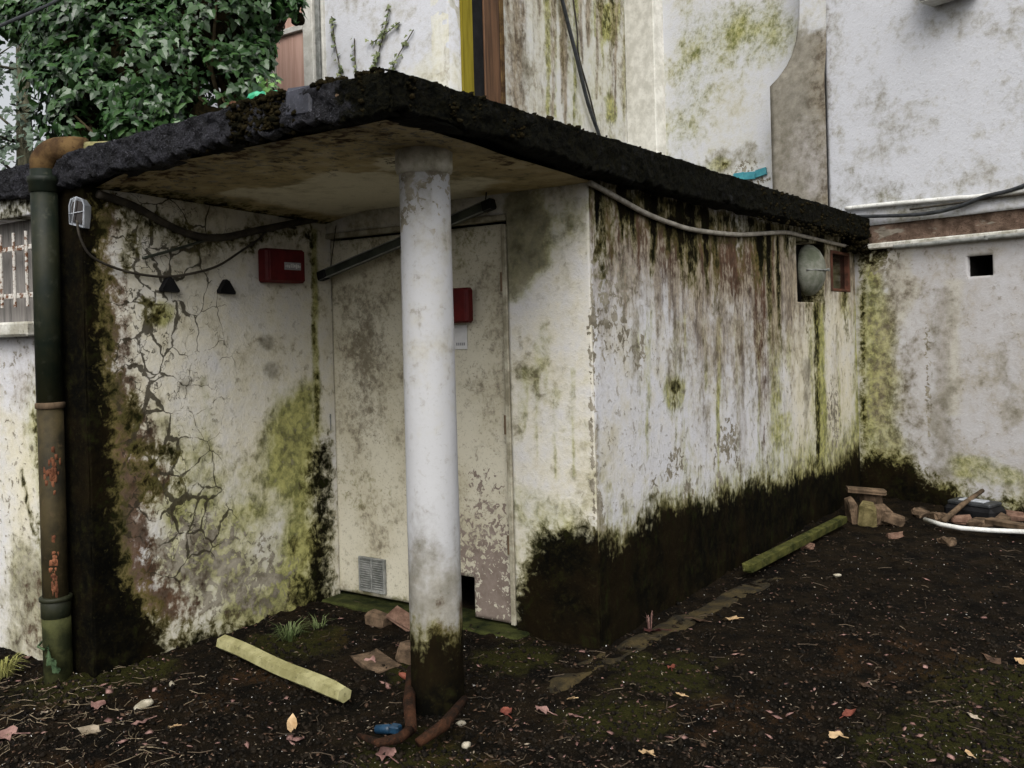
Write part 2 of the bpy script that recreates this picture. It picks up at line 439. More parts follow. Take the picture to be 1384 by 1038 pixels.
def leafmat(name, c1, c2, c3, rough=.38):
    t = NT(name)
    oi = t.n.new('ShaderNodeAttribute'); oi.attribute_name = 'rnd'
    n = t.noise(1.3, 3, .5); f = t.noise(30, 3, .6)
    col = t.mix(oi.outputs['Fac'], c1, c2)
    col = t.mix(t.ss(n, .45, .7, 0, .6), col, c3)
    t.fin(col, rough, t.bump(f, .3, .004), .45)
    t.b.inputs['Subsurface Weight'].default_value = 0.0
leafmat('ivy_leaf', (.009, .030, .008), (.046, .098, .028), (.020, .060, .012), .33)
leafmat('ivy_young', (.07, .16, .04), (.14, .26, .07), (.11, .22, .05))
leafmat('vine_leaf', (.07, .10, .035), (.15, .17, .07), (.10, .12, .05), .6)
leafmat('far_leaf', (.05, .08, .05), (.10, .14, .10), (.07, .10, .07), .7)

# door paint: cream enamel, mildew and flaking
t = NT('door_paint')
ex = lambda x: t.math('MULTIPLY', t.math('SUBTRACT', x, .30), 2.5, clamp=True)
big = ex(t.noise(3, 4, .6)); mid = ex(t.noise(17, 6, .72, dist=.3)); fine = t.noise(75, 3, .7); chip = ex(t.noise(30, 6, .65, dist=.6))
col = t.mix(t.ss(big, .2, .9), (.54, .51, .41), (.45, .415, .31))
def dl(a, nz, amp, lo, hi):
    at = t.attr(a)
    return t.math('MULTIPLY', t.ss(t.math('ADD', at, t.math('MULTIPLY', t.math('SUBTRACT', nz, .5), amp)), lo, hi), t.math('MULTIPLY', at, 7, clamp=True))
col = t.mix(t.math('MULTIPLY', dl('alg', mid, 1.0, .3, .8), .75), col, (.16, .15, .045))
mm = dl('mld', t.math('DIVIDE', t.math('ADD', t.math('ADD', mid, chip), big), 3.0), 1.7, .36, 1.05)
col = t.mix(t.math('MULTIPLY', mm, .80), col, (.105, .085, .055))
col = t.mix(t.math('MULTIPLY', t.ss(fine, .56, .70), t.ss(t.attr('mld'), .1, .7, .15, .8)), col, (.11, .09, .06))
pl_ = dl('pel', chip, 1.5, .46, .54)
col = t.mix(pl_, col, t.mix(mid, (.15, .115, .095), (.25, .205, .175)))
t.fin(col, .68, t.bump(t.math('SUBTRACT', t.math('MULTIPLY', mid, .3), t.math('MULTIPLY', pl_, .5)), .5, .005), .3)

# ground sheet: wet black soil with moss patches and rusty earth
t = NT('ground_soil')
big = t.noise(.9, 5, .6); mid = t.noise(6, 8, .7); fine = t.noise(45, 6, .75); fin2 = t.noise(160, 3, .7)
col = t.mix(t.ss(mid, .36, .66), (.0028, .0021, .0011), (.0150, .0098, .0045))
col = t.mix(t.math('MULTIPLY', t.ss(t.math('ADD', t.attr('moss'), t.math('MULTIPLY', t.math('SUBTRACT', mid, .5), 1.6)), .35, .75), .9), col, t.mix(fine, (.010, .012, .002), (.042, .040, .008)))
col = t.mix(t.math('MULTIPLY', t.ss(t.math('ADD', t.attr('rusty'), t.math('MULTIPLY', t.math('SUBTRACT', mid, .5), 1.4)), .35, .8), .8), col, (.042, .020, .007))
col = t.mix(t.ss(fine, .58, .76, 0, .6), col, (.030, .025, .017))
col = t.mix(t.ss(fin2, .70, .78, 0, .5), col, (.16, .145, .12))
hh = t.math('ADD', t.math('MULTIPLY', mid, .5), t.math('ADD', t.math('MULTIPLY', fine, .6), t.math('MULTIPLY', fin2, .15)))
t.fin(col, t.ss(mid, .3, .7, .9, .7), t.bump(hh, 1.0, .045), .07)

# ------------------------------------------------------------------ painted wear on wall grids
class Paint:
    def __init__(s, plane, S, Z):
        s.P, s.S, s.Z, s.a = plane, S, Z, {}
        s.w = (fbm(S * 5, Z * 5, 0, 3, 3) - .5)
        s.w2 = (fbm(S * 5, Z * 5, 9, 31, 3) - .5)
    def _acc(s, k, m):
        if k not in s.a: s.a[k] = np.zeros(len(s.S))
        s.a[k] = np.maximum(s.a[k], m)
    def blob(s, k, u, v, ru, rv, val=1.0, soft=.6, warp=.25):
        c, z = s.P.sz(u, v); c2, _ = s.P.sz(u + ru, v); _, z2 = s.P.sz(u, v - rv)
        rs, rz = max(abs(c2 - c), 1e-3), max(abs(z2 - z), 1e-3)
        m = math.sqrt(rs * rz)
        d = np.hypot((s.S + s.w * warp * m * 3 - c) / rs, (s.Z + s.w2 * warp * m * 3 - z) / rz)
        s._acc(k, val * np.clip((1 + soft / 2 - d) / soft, 0, 1))
    def streak(s, k, u0, v0, u1, v1, wpx, val=1.0, fade=True, wend=None):
        a, za = s.P.sz(u0, v0); b, zb = s.P.sz(u1, v1)
        w = abs(s.P.sz(u0 + wpx, v0)[0] - a); we = w * ((wend if wend is not None else wpx) / wpx)
        t = np.clip((s.Z - za) / (zb - za), 0, 1)
        c = a + (b - a) * t + s.w * w * .7
        ww = w + (we - w) * t
        d = np.abs(s.S - c) / np.maximum(ww, 1e-4)
        ins = np.where((s.Z - za) * (s.Z - zb) > 0, np.maximum(0, 1 - np.minimum(np.abs(s.Z - za), np.abs(s.Z - zb)) / .05), 1)
        s._acc(k, val * np.clip(1.4 - d, 0, 1) * ins * (1 - (.75 * t ** 1.5 if fade else 0)))
    def poly(s, k, pts, val=1.0, soft=.06, warp=.06):
        q = np.array([s.P.sz(*p) for p in pts]); n = len(q)
        X, Y = s.S + s.w * warp * 2, s.Z + s.w2 * warp * 2
        dm = np.full(len(X), 1e9); ins = np.zeros(len(X), bool)
        for i in range(n):
            (ax, ay), (bx, by) = q[i], q[(i + 1) % n]
            ex, ey = bx - ax, by - ay; L = ex * ex + ey * ey + 1e-12
            tt = np.clip(((X - ax) * ex + (Y - ay) * ey) / L, 0, 1)
            dm = np.minimum(dm, np.hypot(X - ax - tt * ex, Y - ay - tt * ey))
            with np.errstate(divide='ignore', invalid='ignore'):
                ins ^= ((ay > Y) != (by > Y)) & (X < ex * (Y - ay) / (by - ay + 1e-12) + ax)
        sd = np.where(ins, dm, -dm)
        s._acc(k, val * np.clip(sd / soft * .5 + .5, 0, 1))
    def runs(s, k, u0, u1, n, top, lens, wid, val, seed, fade=True):
        r = random.Random(seed)
        for i in range(n):
            u = r.uniform(u0, u1); v0 = top(u) + (r.uniform(0, 30) if r.random() < .4 else 0); L = r.uniform(*lens) * r.random() ** .5
            s.streak(k, u, v0, u + r.uniform(-3, 5), v0 + L + 12, r.uniform(*wid), r.uniform(*val), fade, r.uniform(.5, 3))
    def fill(s, k, val): s._acc(k, np.full(len(s.S), val))

def stops(a, b, step, extra=()):
    n = max(1, int(round(abs(b - a) / step))); x = list(np.linspace(a, b, n + 1))
    for e in extra:
        i = min(range(len(x)), key=lambda q: abs(x[q] - e)); x[i] = e
    return np.array(x)

def gridwall(name, P, sa, za, thick, mat, parent, holes=(), paint=None, amp=.004, mitre=(0, 0)):
    """front grid with relief, real openings, reveals and thickness"""
    ns, nz = len(sa), len(za)
    S, Z = np.meshgrid(sa, za, indexing='ij'); S, Z = S.ravel(), Z.ravel()
    base = np.array(P.p)[None, :2] + S[:, None] * np.array(P.d)[None, :2]
    off = amp * 2 * (fbm(S * 2.2, Z * 2.2, 1.7, 5, 4) - .5) + amp * .7 * (fbm(S * 14, Z * 14, 4, 9, 3) - .5)
    pnt = Paint(P, S, Z)
    if paint: paint(pnt)
    if 'pel' in pnt.a: off = off - .002 * pnt.a['pel']
    if 'blk' in pnt.a: off = off + .010 * pnt.a['blk'] * (fbm(S * 9, Z * 9, 2, 21, 4) - .45)
    front = np.column_stack([base + off[:, None] * np.array(P.n)[None, :2], Z])
    Sb = np.clip(S, sa[0] + mitre[0], sa[-1] - mitre[1])
    back = np.column_stack([np.array(P.p)[None, :2] + Sb[:, None] * np.array(P.d)[None, :2] - thick * np.array(P.n)[None, :2], Z])
    sm, zm = (sa[1:] + sa[:-1]) / 2, (za[1:] + za[:-1]) / 2
    ok = np.ones((ns - 1, nz - 1), bool)
    for (a, b, c, d) in holes:
        ok &= ~((sm[:, None] > a) & (sm[:, None] < b) & (zm[None, :] > c) & (zm[None, :] < d))
    I, J = np.nonzero(ok)
    flip = Vector((P.d.x, P.d.y, 0)).cross(Vector((0, 0, 1))).dot(P.n) < 0
    i0 = I * nz + J; q = np.column_stack([i0, i0 + nz, i0 + nz + 1, i0 + 1])
    if flip: q = q[:, ::-1]
    faces = q.tolist(); N = ns * nz
    cnt = {}
    for f in faces:
        for k in range(4):
            e = (f[k], f[(k + 1) % 4]); r = (e[1], e[0])
            if r in cnt: del cnt[r]
            else: cnt[e] = 1
    used = {}
    verts = front.tolist(); srcs = list(range(N))
    for (a, b) in cnt:
        for x in (a, b):
            if x not in used: used[x] = len(verts); verts.append(back[x].tolist()); srcs.append(x)
        faces.append([b, a, used[a], used[b]])
    at = {k: m[srcs] for k, m in pnt.a.items()}
    o = link_mesh(name, np.array(verts), faces, mat, parent, True, at)
    return o

# ------------------------------------------------------------------ reference planes (metres)
PD = Plane((-4.19, 4.06), (1, 0))          # wall with the double door
PR = Plane((-2.33, 4.06), (0, 1))          # long streaked wall
PL = Plane((-4.15, 2.5), (0, 1))           # cracked wall with the red box
PF = Plane((-7.0, 2.5), (1, 0))            # wall with barred window
PE = Plane((-2.31, 8.86), (1.345, -.442))  # house wall closing the yard
PW = Plane((-8.6, 6.6), (1, 0))            # white house wall above the roof
PT = Plane((-5.16, 6.6), (0, 1))           # streaked return of the house
SLAB_T, SLAB_B = 2.455, 2.262

# ================================================================== GROUND
MOSSP = [gat(1290, 985), gat(1384, 940), gat(1384, 1000), gat(430, 870), gat(1240, 910)]
def ground_h(x, y, fine=True):
    x, y = np.asarray(x, float), np.asarray(y, float)
    h = -.03 + .05 * (fbm(x * .9, y * .9, 0, 41, 3) - .5)
    if fine:
        h = h + .045 * (fbm(x * 4.2, y * 4.2, 0, 43, 4) - .5) + .030 * (np.abs(fbm(x * 13, y * 13, 0, 47, 4) - .5) * 2 - .3)
    return h
def gh(p): return float(ground_h(np.array([p[0]]), np.array([p[1]]))[0])
xs = np.concatenate([[-400, -150, -60, -25, -14, -10, -8], np.arange(-6.6, 1.5, .024), [1.8, 2.6, 4, 7, 14, 30, 80, 200, 400]])
ys = np.concatenate([[-400, -150, -60, -25, -12, -6, -3, -1, .2], np.arange(.9, 9.3, .024), [9.6, 10.5, 12, 15, 22, 40, 90, 200, 400]])
GX, GY = np.meshgrid(xs, ys, indexing='ij'); gx, gy = GX.ravel(), GY.ravel()
near = np.clip(1.2 - np.maximum(np.maximum(-6 - gx, gx - 1.5), np.maximum(.9 - gy, gy - 9.2)), 0, 1)
gz = ground_h(gx, gy) * np.where((gx > -6.7) & (gx < 1.6) & (gy > .8) & (gy < 9.4), 1, .3)
ny = len(ys); nx = len(xs)
I, J = np.meshgrid(np.arange(nx - 1), np.arange(ny - 1), indexing='ij'); i0 = (I * ny + J).ravel()
gf = np.column_stack([i0, i0 + ny, i0 + ny + 1, i0 + 1]).tolist()
moss = np.zeros(len(gx)); rusty = np.zeros(len(gx))
def gblob(arr, u, v, r, val=1.0):
    p = gat(u, v); d = np.hypot(gx - p.x, gy - p.y) / r
    np.maximum(arr, val * np.clip(1.4 - d, 0, 1), out=arr)
for u, v, r in [(1310, 980, .35), (1384, 930, .4), (1200, 1000, .2), (400, 862, .3), (100, 920, .3), (560, 900, .2), (840, 960, .25), (560, 1020, .3), (180, 900, .2), (700, 880, .25), (900, 900, .3)]:
    gblob(moss, u, v, r * 1.2, .72)
for u, v, r in [(130, 1020, .25), (460, 860, .2), (200, 935, .2), (620, 1010, .3), (1000, 960, .4), (1200, 880, .5), (320, 920, .3), (30, 960, .25)]:
    gblob(rusty, u, v, r * 1.2, .48)
g = link_mesh('ground', np.column_stack([gx, gy, gz]), gf, 'ground_soil', None, True, {'moss': moss, 'rusty': rusty})
g['kind'] = 'structure'

# half-buried concrete strip along the foot of the long wall
ka, kb = Vector((-2.30, 3.28, 0)), Vector((-2.05, 5.9, 0))
sy = np.linspace(0, 1, 140); wv = np.linspace(-1, 1, 9)
kf = []
TT, QQ = np.meshgrid(sy, wv, indexing='ij'); TT, QQ = TT.ravel(), QQ.ravel()
kw = .075 + .06 * (fbm(TT * 14, 3 + QQ * .6, 0, 77) - .5)
kx, ky = ka.x + (kb.x - ka.x) * TT + QQ * kw, ka.y + (kb.y - ka.y) * TT
kz = -.018 + .014 * fbm(kx * 9, ky * 9, 0, 78) - .05 * (np.abs(QQ) == 1) - .08 * np.maximum(0, TT - .75) - .24 * np.maximum(0, .12 - TT) + .030 * (fbm(ky * 2.4, 8 + kx, 0, 79) - .5)
for i in range(len(sy) - 1):
    for j in range(8):
        a = i * 9 + j; kf.append([a, a + 1, a + 10, a + 9])
kz -= .020 + .05 * (fbm(kx * 5, ky * 3, 0, 81) - .45)
kv = np.column_stack([kx, ky, kz])
k = link_mesh('kerb', kv, kf, 'concrete_ochre'); k['kind'] = 'structure'

# ================================================================== OUTBUILDING
ob = thing('outbuilding', (-3.6, 4.06, 0), 'mould-stained concrete outbuilding with flat mossy roof slab and corner porch', 'outbuilding')
EXTRA = .25   # walls run below the soil

def paint_R(p):
    p.fill('crm', .32); p.fill('grm', .10)
    for a, b in [(1050, 1166), (690, 800)]: p.poly('crm', [(a, 230), (b, 230), (b, 800), (a, 800)], .75, .5)
    # top dirt running down from the slab
    p.poly('grm', [(790, 240), (870, 250), (1000, 300), (1170, 320), (1170, 420), (1090, 420), (1040, 480), (1000, 450), (940, 440), (900, 400), (850, 420), (800, 400)], 1.05, .35)
    p.poly('grm', [(900, 300), (1050, 315), (1050, 520), (990, 560), (940, 540), (900, 470)], .75, .35)
    p.poly('rst', [(800, 250), (860, 250), (1000, 300), (1060, 310), (1055, 350), (1000, 400), (960, 380), (920, 370), (850, 330), (820, 350), (803, 330)], .85, .25)
    p.poly('blk', [(790, 235), (870, 240), (1000, 285), (1170, 315), (1170, 345), (1060, 325), (1000, 322), (900, 305), (840, 280), (800, 262)], .62, .10)
    for u, v0, v1, wd, val in [(810, 255, 400, 9, .75), (825, 270, 350, 6, .6), (932, 300, 400, 10, .95), (880, 280, 360, 6, .6), (965, 310, 420, 6, .6), (1000, 310, 380, 6, .6), (1020, 310, 400, 6, .55), (1103, 405, 660, 4, .62), (1163, 340, 640, 3, .5), (1142, 400, 460, 3, .3)]:
        p.streak('blk', u, v0, u + 3, v1, wd, val, fade=u < 1090)
    for u, v0, v1, wd, val in [(815, 250, 560, 12, .8), (838, 280, 560, 9, .7), (900, 300, 520, 14, .6), (945, 300, 620, 16, .75), (980, 320, 560, 12, .6), (1005, 320, 560, 9, .6), (1030, 330, 690, 8, .95), (1018, 360, 560, 8, .7), (910, 480, 600, 8, .5), (1070, 400, 640, 10, .5), (1125, 470, 600, 6, .6), (1085, 500, 640, 7, .5), (955, 540, 700, 20, .5), (860, 420, 600, 9, .4)]:
        p.streak('grm', u, v0, u + 4, v1, wd, val)
    for u, v0, v1, wd, val in [(825, 250, 420, 24, .9), (860, 260, 430, 20, .7), (925, 290, 470, 26, .95), (985, 310, 520, 26, .95), (1015, 320, 600, 16, .95), (1032, 330, 700, 9, 1.0), (880, 280, 380, 16, .8), (940, 460, 640, 20, .6), (1000, 520, 690, 14, .55), (1080, 420, 600, 12, .55), (1130, 440, 600, 8, .6)]:
        p.streak('grm', u, v0, u + 5, v1, wd, val)
    for u, v0, v1, wd, val in [(1030, 330, 680, 5, .7), (1022, 420, 560, 6, .55), (845, 300, 400, 6, .5), (895, 320, 440, 6, .45)]:
        p.streak('rst', u, v0, u + 4, v1, wd, val)
    for u, v0, v1, wd, val in [(1045, 350, 680, 12, .62), (1107, 410, 660, 9, 1.0), (1160, 360, 640, 7, .95), (870, 380, 640, 10, .3), (925, 450, 700, 12, .42), (1060, 560, 690, 14, .65), (1140, 396, 430, 8, .7), (1000, 500, 700, 10, .35)]:
        p.streak('alg', u, v0, u + 4, v1, wd, val, fade=False)
    topR = lambda u: 246 + (u - 795) * .235
    p.runs('grm', 798, 1062, 34, topR, (60, 340), (4, 18), (.5, 1.3), 5)
    p.runs('grm', 1062, 1166, 24, topR, (60, 320), (1.5, 5), (.3, .8), 6)
    p.runs('rst', 798, 1055, 20, topR, (30, 240), (3, 10), (.4, 1.0), 7)
    p.runs('blk', 800, 1165, 36, topR, (20, 170), (2, 10), (.5, 1.2), 8)
    p.runs('alg', 860, 1166, 26, lambda u: 420 + (u - 860) * .1, (120, 330), (3, 9), (.3, .8), 9, False)
    p.runs('mld', 800, 1166, 30, lambda u: 400 + (u % 37) * 5, (60, 260), (2, 7), (.3, .7), 10)
    # grey render bared along the corner
    p.poly('pel', [(796, 300), (806, 430), (803, 560), (806, 640), (818, 700), (826, 735), (800, 740), (802, 620), (794, 540), (792, 420)], 1.05, .03, .02)
    p.poly('pel', [(800, 262), (850, 290), (862, 400), (835, 480), (800, 470)], .44, .12)
    for u, v, a, b in [(885, 660, 6, 14), (930, 665, 8, 18), (972, 660, 8, 20), (905, 640, 5, 10), (998, 630, 5, 14), (916, 620, 10, 20), (860, 470, 12, 26), (845, 440, 8, 30), (985, 600, 16, 30), (1128, 560, 8, 40), (1010, 660, 6, 14), (830, 400, 10, 40)]:
        p.blob('pel', u, v, a, b, .50)
    p.fill('pel', .085)
    p.blob('blk', 912, 520, 8, 10, .6); p.blob('blk', 912, 540, 4, 14, .5); p.blob('alg', 912, 530, 16, 30, .7)
    p.poly('alg', [(700, 690), (790, 710), (870, 700), (900, 665), (1000, 635), (1100, 590), (1170, 560), (1170, 720), (700, 900)], 1.0, .35); p.poly('mld', [(700, 715), (790, 725), (870, 715), (900, 690), (1000, 665), (1100, 625), (1170, 590), (1170, 720), (700, 900)], .9, .25)
    p.poly('grm', [(815, 700), (870, 680), (1000, 650), (1100, 620), (1170, 600), (1170, 700), (815, 900)], .6, .2)
    # black growth rising from the ground
    p.poly('blk', [(700, 742), (760, 738), (800, 742), (850, 752), (880, 712), (930, 700), (1000, 684), (1010, 668), (1060, 672), (1095, 650), (1120, 648), (1150, 628), (1166, 615), (1185, 800), (1000, 960), (690, 1000)], 2.0, .18, .05)

ra = stops(0, 4.86, .018)
hy = lambda u, v: PR.sz(u, v)
fan_c = PR.at(1096, 365); hs0, hs1 = 3.16, 3.84
hz0, hz1 = 1.70, 2.18
wn0, wn1 = hy(1122, 345)[0], hy(1147, 345)[0]
wz1, wz0 = hy(1134, 340)[1], hy(1134, 394)[1]
gridwall('wall', PR, stops(0, 4.86, .018, (hs0, hs1, wn0, wn1)), stops(-EXTRA, 2.30, .018, (hz0, hz1, wz0, wz1)), .2, 'stucco', ob,
         holes=[(hs0, hs1, hz0, hz1), (wn0, wn1, wz0, wz1)], paint=paint_R, mitre=(.2, 0))

def paint_D(p):
    p.fill('crm', .62); p.fill('alg', .20); p.fill('mld', .22); p.runs('mld', 695, 795, 16, lambda u: 250, (80, 400), (4, 12), (.3, .6), 21); p.runs('alg', 700, 795, 10, lambda u: 500, (100, 200), (4, 12), (.3, .6), 22, False); p.fill('pel', .03)
    p.fill('iso', .7); p.poly('alg', [(690, 255), (800, 240), (800, 330), (740, 370), (690, 390)], .72, .2)
    p.poly('mld', [(686, 255), (715, 262), (742, 295), (738, 350), (708, 395), (686, 400)], 1.9, .06); p.poly('alg', [(686, 255), (725, 262), (750, 295), (745, 350), (712, 400), (686, 405)], 1.4, .10); p.poly('mld', [(686, 250), (800, 235), (800, 262), (740, 280), (686, 300)], .6, .08)
    p.poly('grm', [(686, 390), (720, 390), (715, 480), (720, 600), (690, 610)], .42, .15)
    p.blob('alg', 735, 470, 14, 40, .5); p.blob('alg', 760, 560, 30, 50, .42); p.blob('alg', 720, 680, 30, 40, .6); p.blob('grm', 735, 540, 25, 60, .35)
    p.streak('pel', 797, 380, 802, 740, 3, .62, fade=False)
    p.poly('alg', [(696, 640), (800, 690), (800, 800), (696, 840)], .68, .15)
    p.poly('blk', [(703, 842), (715, 790), (735, 745), (800, 738), (830, 740), (830, 1000), (690, 1000)], 2.0, .16)
    p.poly('alg', [(420, 240), (440, 240), (445, 850), (420, 850)], .55, .05)
    p.poly('mld', [(415, 240), (700, 240), (700, 300), (415, 340)], .5, .08)
dx0, dx1, dz1 = .0, 1.36, 2.155
gridwall('wall', PD, stops(-.02, 1.86, .018, (dx0, dx1)), stops(-EXTRA, 2.30, .018, (dz1, -.01)), .16, 'stucco', ob,
         holes=[(dx0, dx1, -1, dz1)], paint=paint_D, mitre=(0, .2))

def paint_L(p):
    p.fill('crm', .70); p.fill('iso', .8); p.fill('grm', .20); p.fill('mld', .12); p.poly('alg', [(230, 620), (420, 640), (425, 820), (200, 830)], .55, .4)
    # black tarred corner and rust-brown fringe
    p.poly('blk', [(90, 240), (116, 240), (119, 400), (127, 500), (134, 600), (142, 700), (160, 780), (192, 838), (215, 900), (225, 1000), (60, 1000)], 2.0, .16, .04); p.poly('rst', [(150, 600), (200, 640), (200, 720), (250, 800), (320, 850), (300, 900), (150, 900)], .62, .3); p.poly('mld', [(190, 700), (420, 740), (420, 870), (190, 870)], .5, .2)
    p.poly('rst', [(110, 240), (150, 275), (156, 400), (162, 510), (186, 590), (215, 635), (200, 690), (212, 770), (265, 828), (60, 900)], 1.3, .16, .04)
    p.poly('blk', [(130, 270), (200, 280), (290, 315), (420, 305), (425, 320), (300, 335), (240, 325), (165, 300)], .55, .05)
    p.poly('crk', [(140, 290), (260, 300), (250, 400), (225, 470), (230, 560), (260, 640), (290, 700), (240, 760), (150, 700)], 1.6, .22)
    p.poly('crk', [(140, 290), (300, 300), (300, 560), (290, 720), (230, 790), (150, 700)], .45, .25)
    for u, v, a, b in [(205, 515 - 100, 18, 20), (190, 620, 25, 22), (225, 615, 18, 12), (200, 660, 14, 24), (175, 560, 14, 30), (180, 330, 14, 16), (170, 350, 9, 20), (240, 655, 18, 12)]:
        p.blob('blk', u, v, a, b, .52)
    p.blob('alg', 222, 420, 18, 20, .75); p.blob('blk', 212, 418, 18, 10, .45)
    p.poly('alg', [(230, 560), (300, 500), (310, 600), (380, 640), (420, 690), (420, 790), (300, 850), (180, 800), (190, 680)], .62, .2)
    p.poly('alg', [(375, 540), (425, 525), (428, 620), (405, 690), (360, 650)], 1.35, .16)
    p.streak('alg', 275, 510, 285, 640, 8, .6, fade=False)
    p.streak('alg', 424, 310, 432, 800, 6, .8, fade=False)
    for u, v, a, b in [(390, 690, 30, 40), (330, 700, 20, 30), (260, 690, 40, 30)]: p.blob('alg', u, v, a, b, .7)
    p.poly('pel', [(190, 730), (260, 700), (330, 730), (380, 760), (400, 800), (300, 850), (200, 810)], .56, .15)
    for u, v, a, b in [(258, 728, 12, 10), (290, 722, 8, 8), (220, 740, 20, 14), (310, 760, 24, 14), (350, 790, 26, 16)]: p.blob('pel', u, v, a, b, .72)
    p.poly('blk', [(425, 610), (440, 600), (442, 1000), (240, 1000), (250, 862), (330, 866), (385, 838), (416, 805), (426, 700)], 1.2, .14, .03)
    p.blob('blk', 405, 800, 18, 26, .5); p.blob('blk', 400, 740, 10, 14, .4); p.poly('alg', [(300, 800), (420, 760), (430, 860), (250, 870)], .9, .2)
    p.streak('blk', 420, 310, 432, 640, 3, .4, fade=False); p.poly('alg', [(395, 600), (430, 580), (432, 860), (330, 870), (380, 740)], 1.3, .2)
    p.poly('mld', [(140, 270), (425, 300), (425, 400), (330, 390), (230, 400), (160, 420)], .45, .15)
    for u, v in [(360, 462), (365, 500), (345, 390), (250, 520)]: p.blob('mld', u, v, 12, 12, .8)
    p.poly('grm', [(240, 400), (420, 390), (425, 520), (300, 560), (250, 500)], .30, .2)
    p.fill('pel', .05)
gridwall('wall', PL, stops(0, 1.60, .013), stops(-EXTRA, 2.30, .015), .2, 'stucco', ob, paint=paint_L, amp=.008, mitre=(.2, 0))

def paint_F(p):
    p.fill('crm', .25); p.fill('pel', .12); p.fill('grm', .2)
    p.poly('blk', [(52, 240), (170, 240), (170, 1000), (70, 1000), (66, 700), (58, 620), (60, 400)], 1.5, .10)
    p.poly('alg', [(30, 480), (60, 500), (70, 760), (75, 900), (40, 900), (45, 700)], .62, .10)
    p.poly('alg', [(0, 700), (60, 720), (70, 900), (0, 900)], .55, .15)
    p.fill('iso', .6); p.poly('mld', [(10, 720), (70, 700), (75, 920), (0, 920), (0, 800)], .9, .25); p.poly('crm', [(0, 560), (70, 560), (75, 920), (0, 920)], 1.0, .3); p.poly('rst', [(25, 760), (66, 740), (72, 900), (30, 900)], .5, .2)
    p.streak('blk', 30, 640, 45, 720, 3, .6, fade=False); p.streak('blk', 18, 705, 55, 715, 3, .5)
    p.poly('blk', [(0, 240), (60, 240), (60, 290), (20, 300), (0, 310)], .6, .06)
    p.poly('grm', [(0, 450), (60, 440), (60, 560), (0, 560)], .5, .1)
wf0, wf1 = 1.55, PF.sz(52, 360)[0]
wfz0, wfz1 = PF.sz(30, 436)[1], PF.sz(30, 292)[1]
gridwall('wall', PF, stops(0, 2.85, .018, (wf0, wf1)), stops(-EXTRA, 2.30, .018, (wfz0, wfz1)), .2, 'stucco', ob, holes=[(wf0, wf1, wfz0, wfz1)], paint=paint_F, mitre=(0, .2))
# plain outer walls closing the far sides
MB().box((-7.12, 5.7, 1.02), (.2, 6.3, 2.5)).build('wall', 'stucco', ob)
MB().box((-4.75, 8.75, 1.02), (4.4, .2, 2.5)).build('wall', 'stucco', ob)

# ---- roof slab: rough tarred edge, real ragged lower lip
def axis(a, b, fine_a, fine_b, step, coarse):
    x = [a]
    while x[-1] < b - 1e-6:
        q = x[-1]; s_ = step if (q < a + fine_a or q > b - fine_b) else coarse
        x.append(min(q + s_, b))
    return np.array(x)
def dense_box(X, Y, Z):
    idx, V, Fc = {}, [], []
    def vid(i, j, k):
        key = (i, j, k)
        if key not in idx: idx[key] = len(V); V.append((X[i], Y[j], Z[k]))
        return idx[key]
    nx_, ny_, nz_ = len(X) - 1, len(Y) - 1, len(Z) - 1
    for i in range(nx_):
        for j in range(ny_):
            Fc.append([vid(i, j, 0), vid(i, j + 1, 0), vid(i + 1, j + 1, 0), vid(i + 1, j, 0)])
            Fc.append([vid(i, j, nz_), vid(i + 1, j, nz_), vid(i + 1, j + 1, nz_), vid(i, j + 1, nz_)])
    for i in range(nx_):
        for k_ in range(nz_):
            Fc.append([vid(i, 0, k_), vid(i + 1, 0, k_), vid(i + 1, 0, k_ + 1), vid(i, 0, k_ + 1)])
            Fc.append([vid(i, ny_, k_), vid(i, ny_, k_ + 1), vid(i + 1, ny_, k_ + 1), vid(i + 1, ny_, k_)])
    for j in range(ny_):
        for k_ in range(nz_):
            Fc.append([vid(0, j, k_), vid(0, j, k_ + 1), vid(0, j + 1, k_ + 1), vid(0, j + 1, k_)])
            Fc.append([vid(nx_, j, k_), vid(nx_, j + 1, k_), vid(nx_, j + 1, k_ + 1), vid(nx_, j, k_ + 1)])
    return np.array(V), Fc
X = axis(-7.2, -2.20, 0, 2.4, .02, .06); Y = axis(2.47, 8.78, .3, 0, .02, .05); Y = np.unique(np.concatenate([np.arange(2.47, 2.8, .02), np.arange(2.8, 8.78, .03)]))
X = np.unique(np.concatenate([np.arange(-7.2, -5.2, .12), np.arange(-5.2, -2.4, .022), np.linspace(-2.4, -2.20, 8)]))
Z = np.linspace(0, 1, 9)
V, Fc = dense_box(X, Y, Z)
fx = np.clip((V[:, 0] + 2.25) / 1.0 + 1, 0, 1)
front = np.clip((2.62 - V[:, 1]) / .1, 0, 1); right = np.clip((V[:, 0] + 2.32) / .1, 0, 1)
# heights: slab sags to the left, underside lip lower along the long wall
top = SLAB_T - .035 * np.clip((-3.2 - V[:, 0]) / 1.3, 0, 1.4) + .015 * right * np.clip(1 - (V[:, 1] - 2.5) / .6, 0, 1)
lipn = fbm(V[:, 0] * 7, V[:, 1] * 7, 0, 61, 4) - .5
bot = 2.345 + 0 * top
bot = np.where(front > 0, 2.325 - .05 * np.clip((-3.4 - V[:, 0]) / 1.0, 0, 1) + .06 * lipn, bot)
bot = np.where(right > 0, np.where(V[:, 1] > 4.0, 2.272, 2.272 + .05 * np.clip((4.0 - V[:, 1]) / .8, 0, 1)) + .04 * lipn, bot)
n1 = fbm(V[:, 0] * 5, V[:, 1] * 5, V[:, 2] * 2.2, 71, 5) - .5
n2 = fbm(V[:, 0] * 18, V[:, 1] * 18, V[:, 2] * 5, 73, 4) - .5
zz = bot + (top - bot) * V[:, 2]
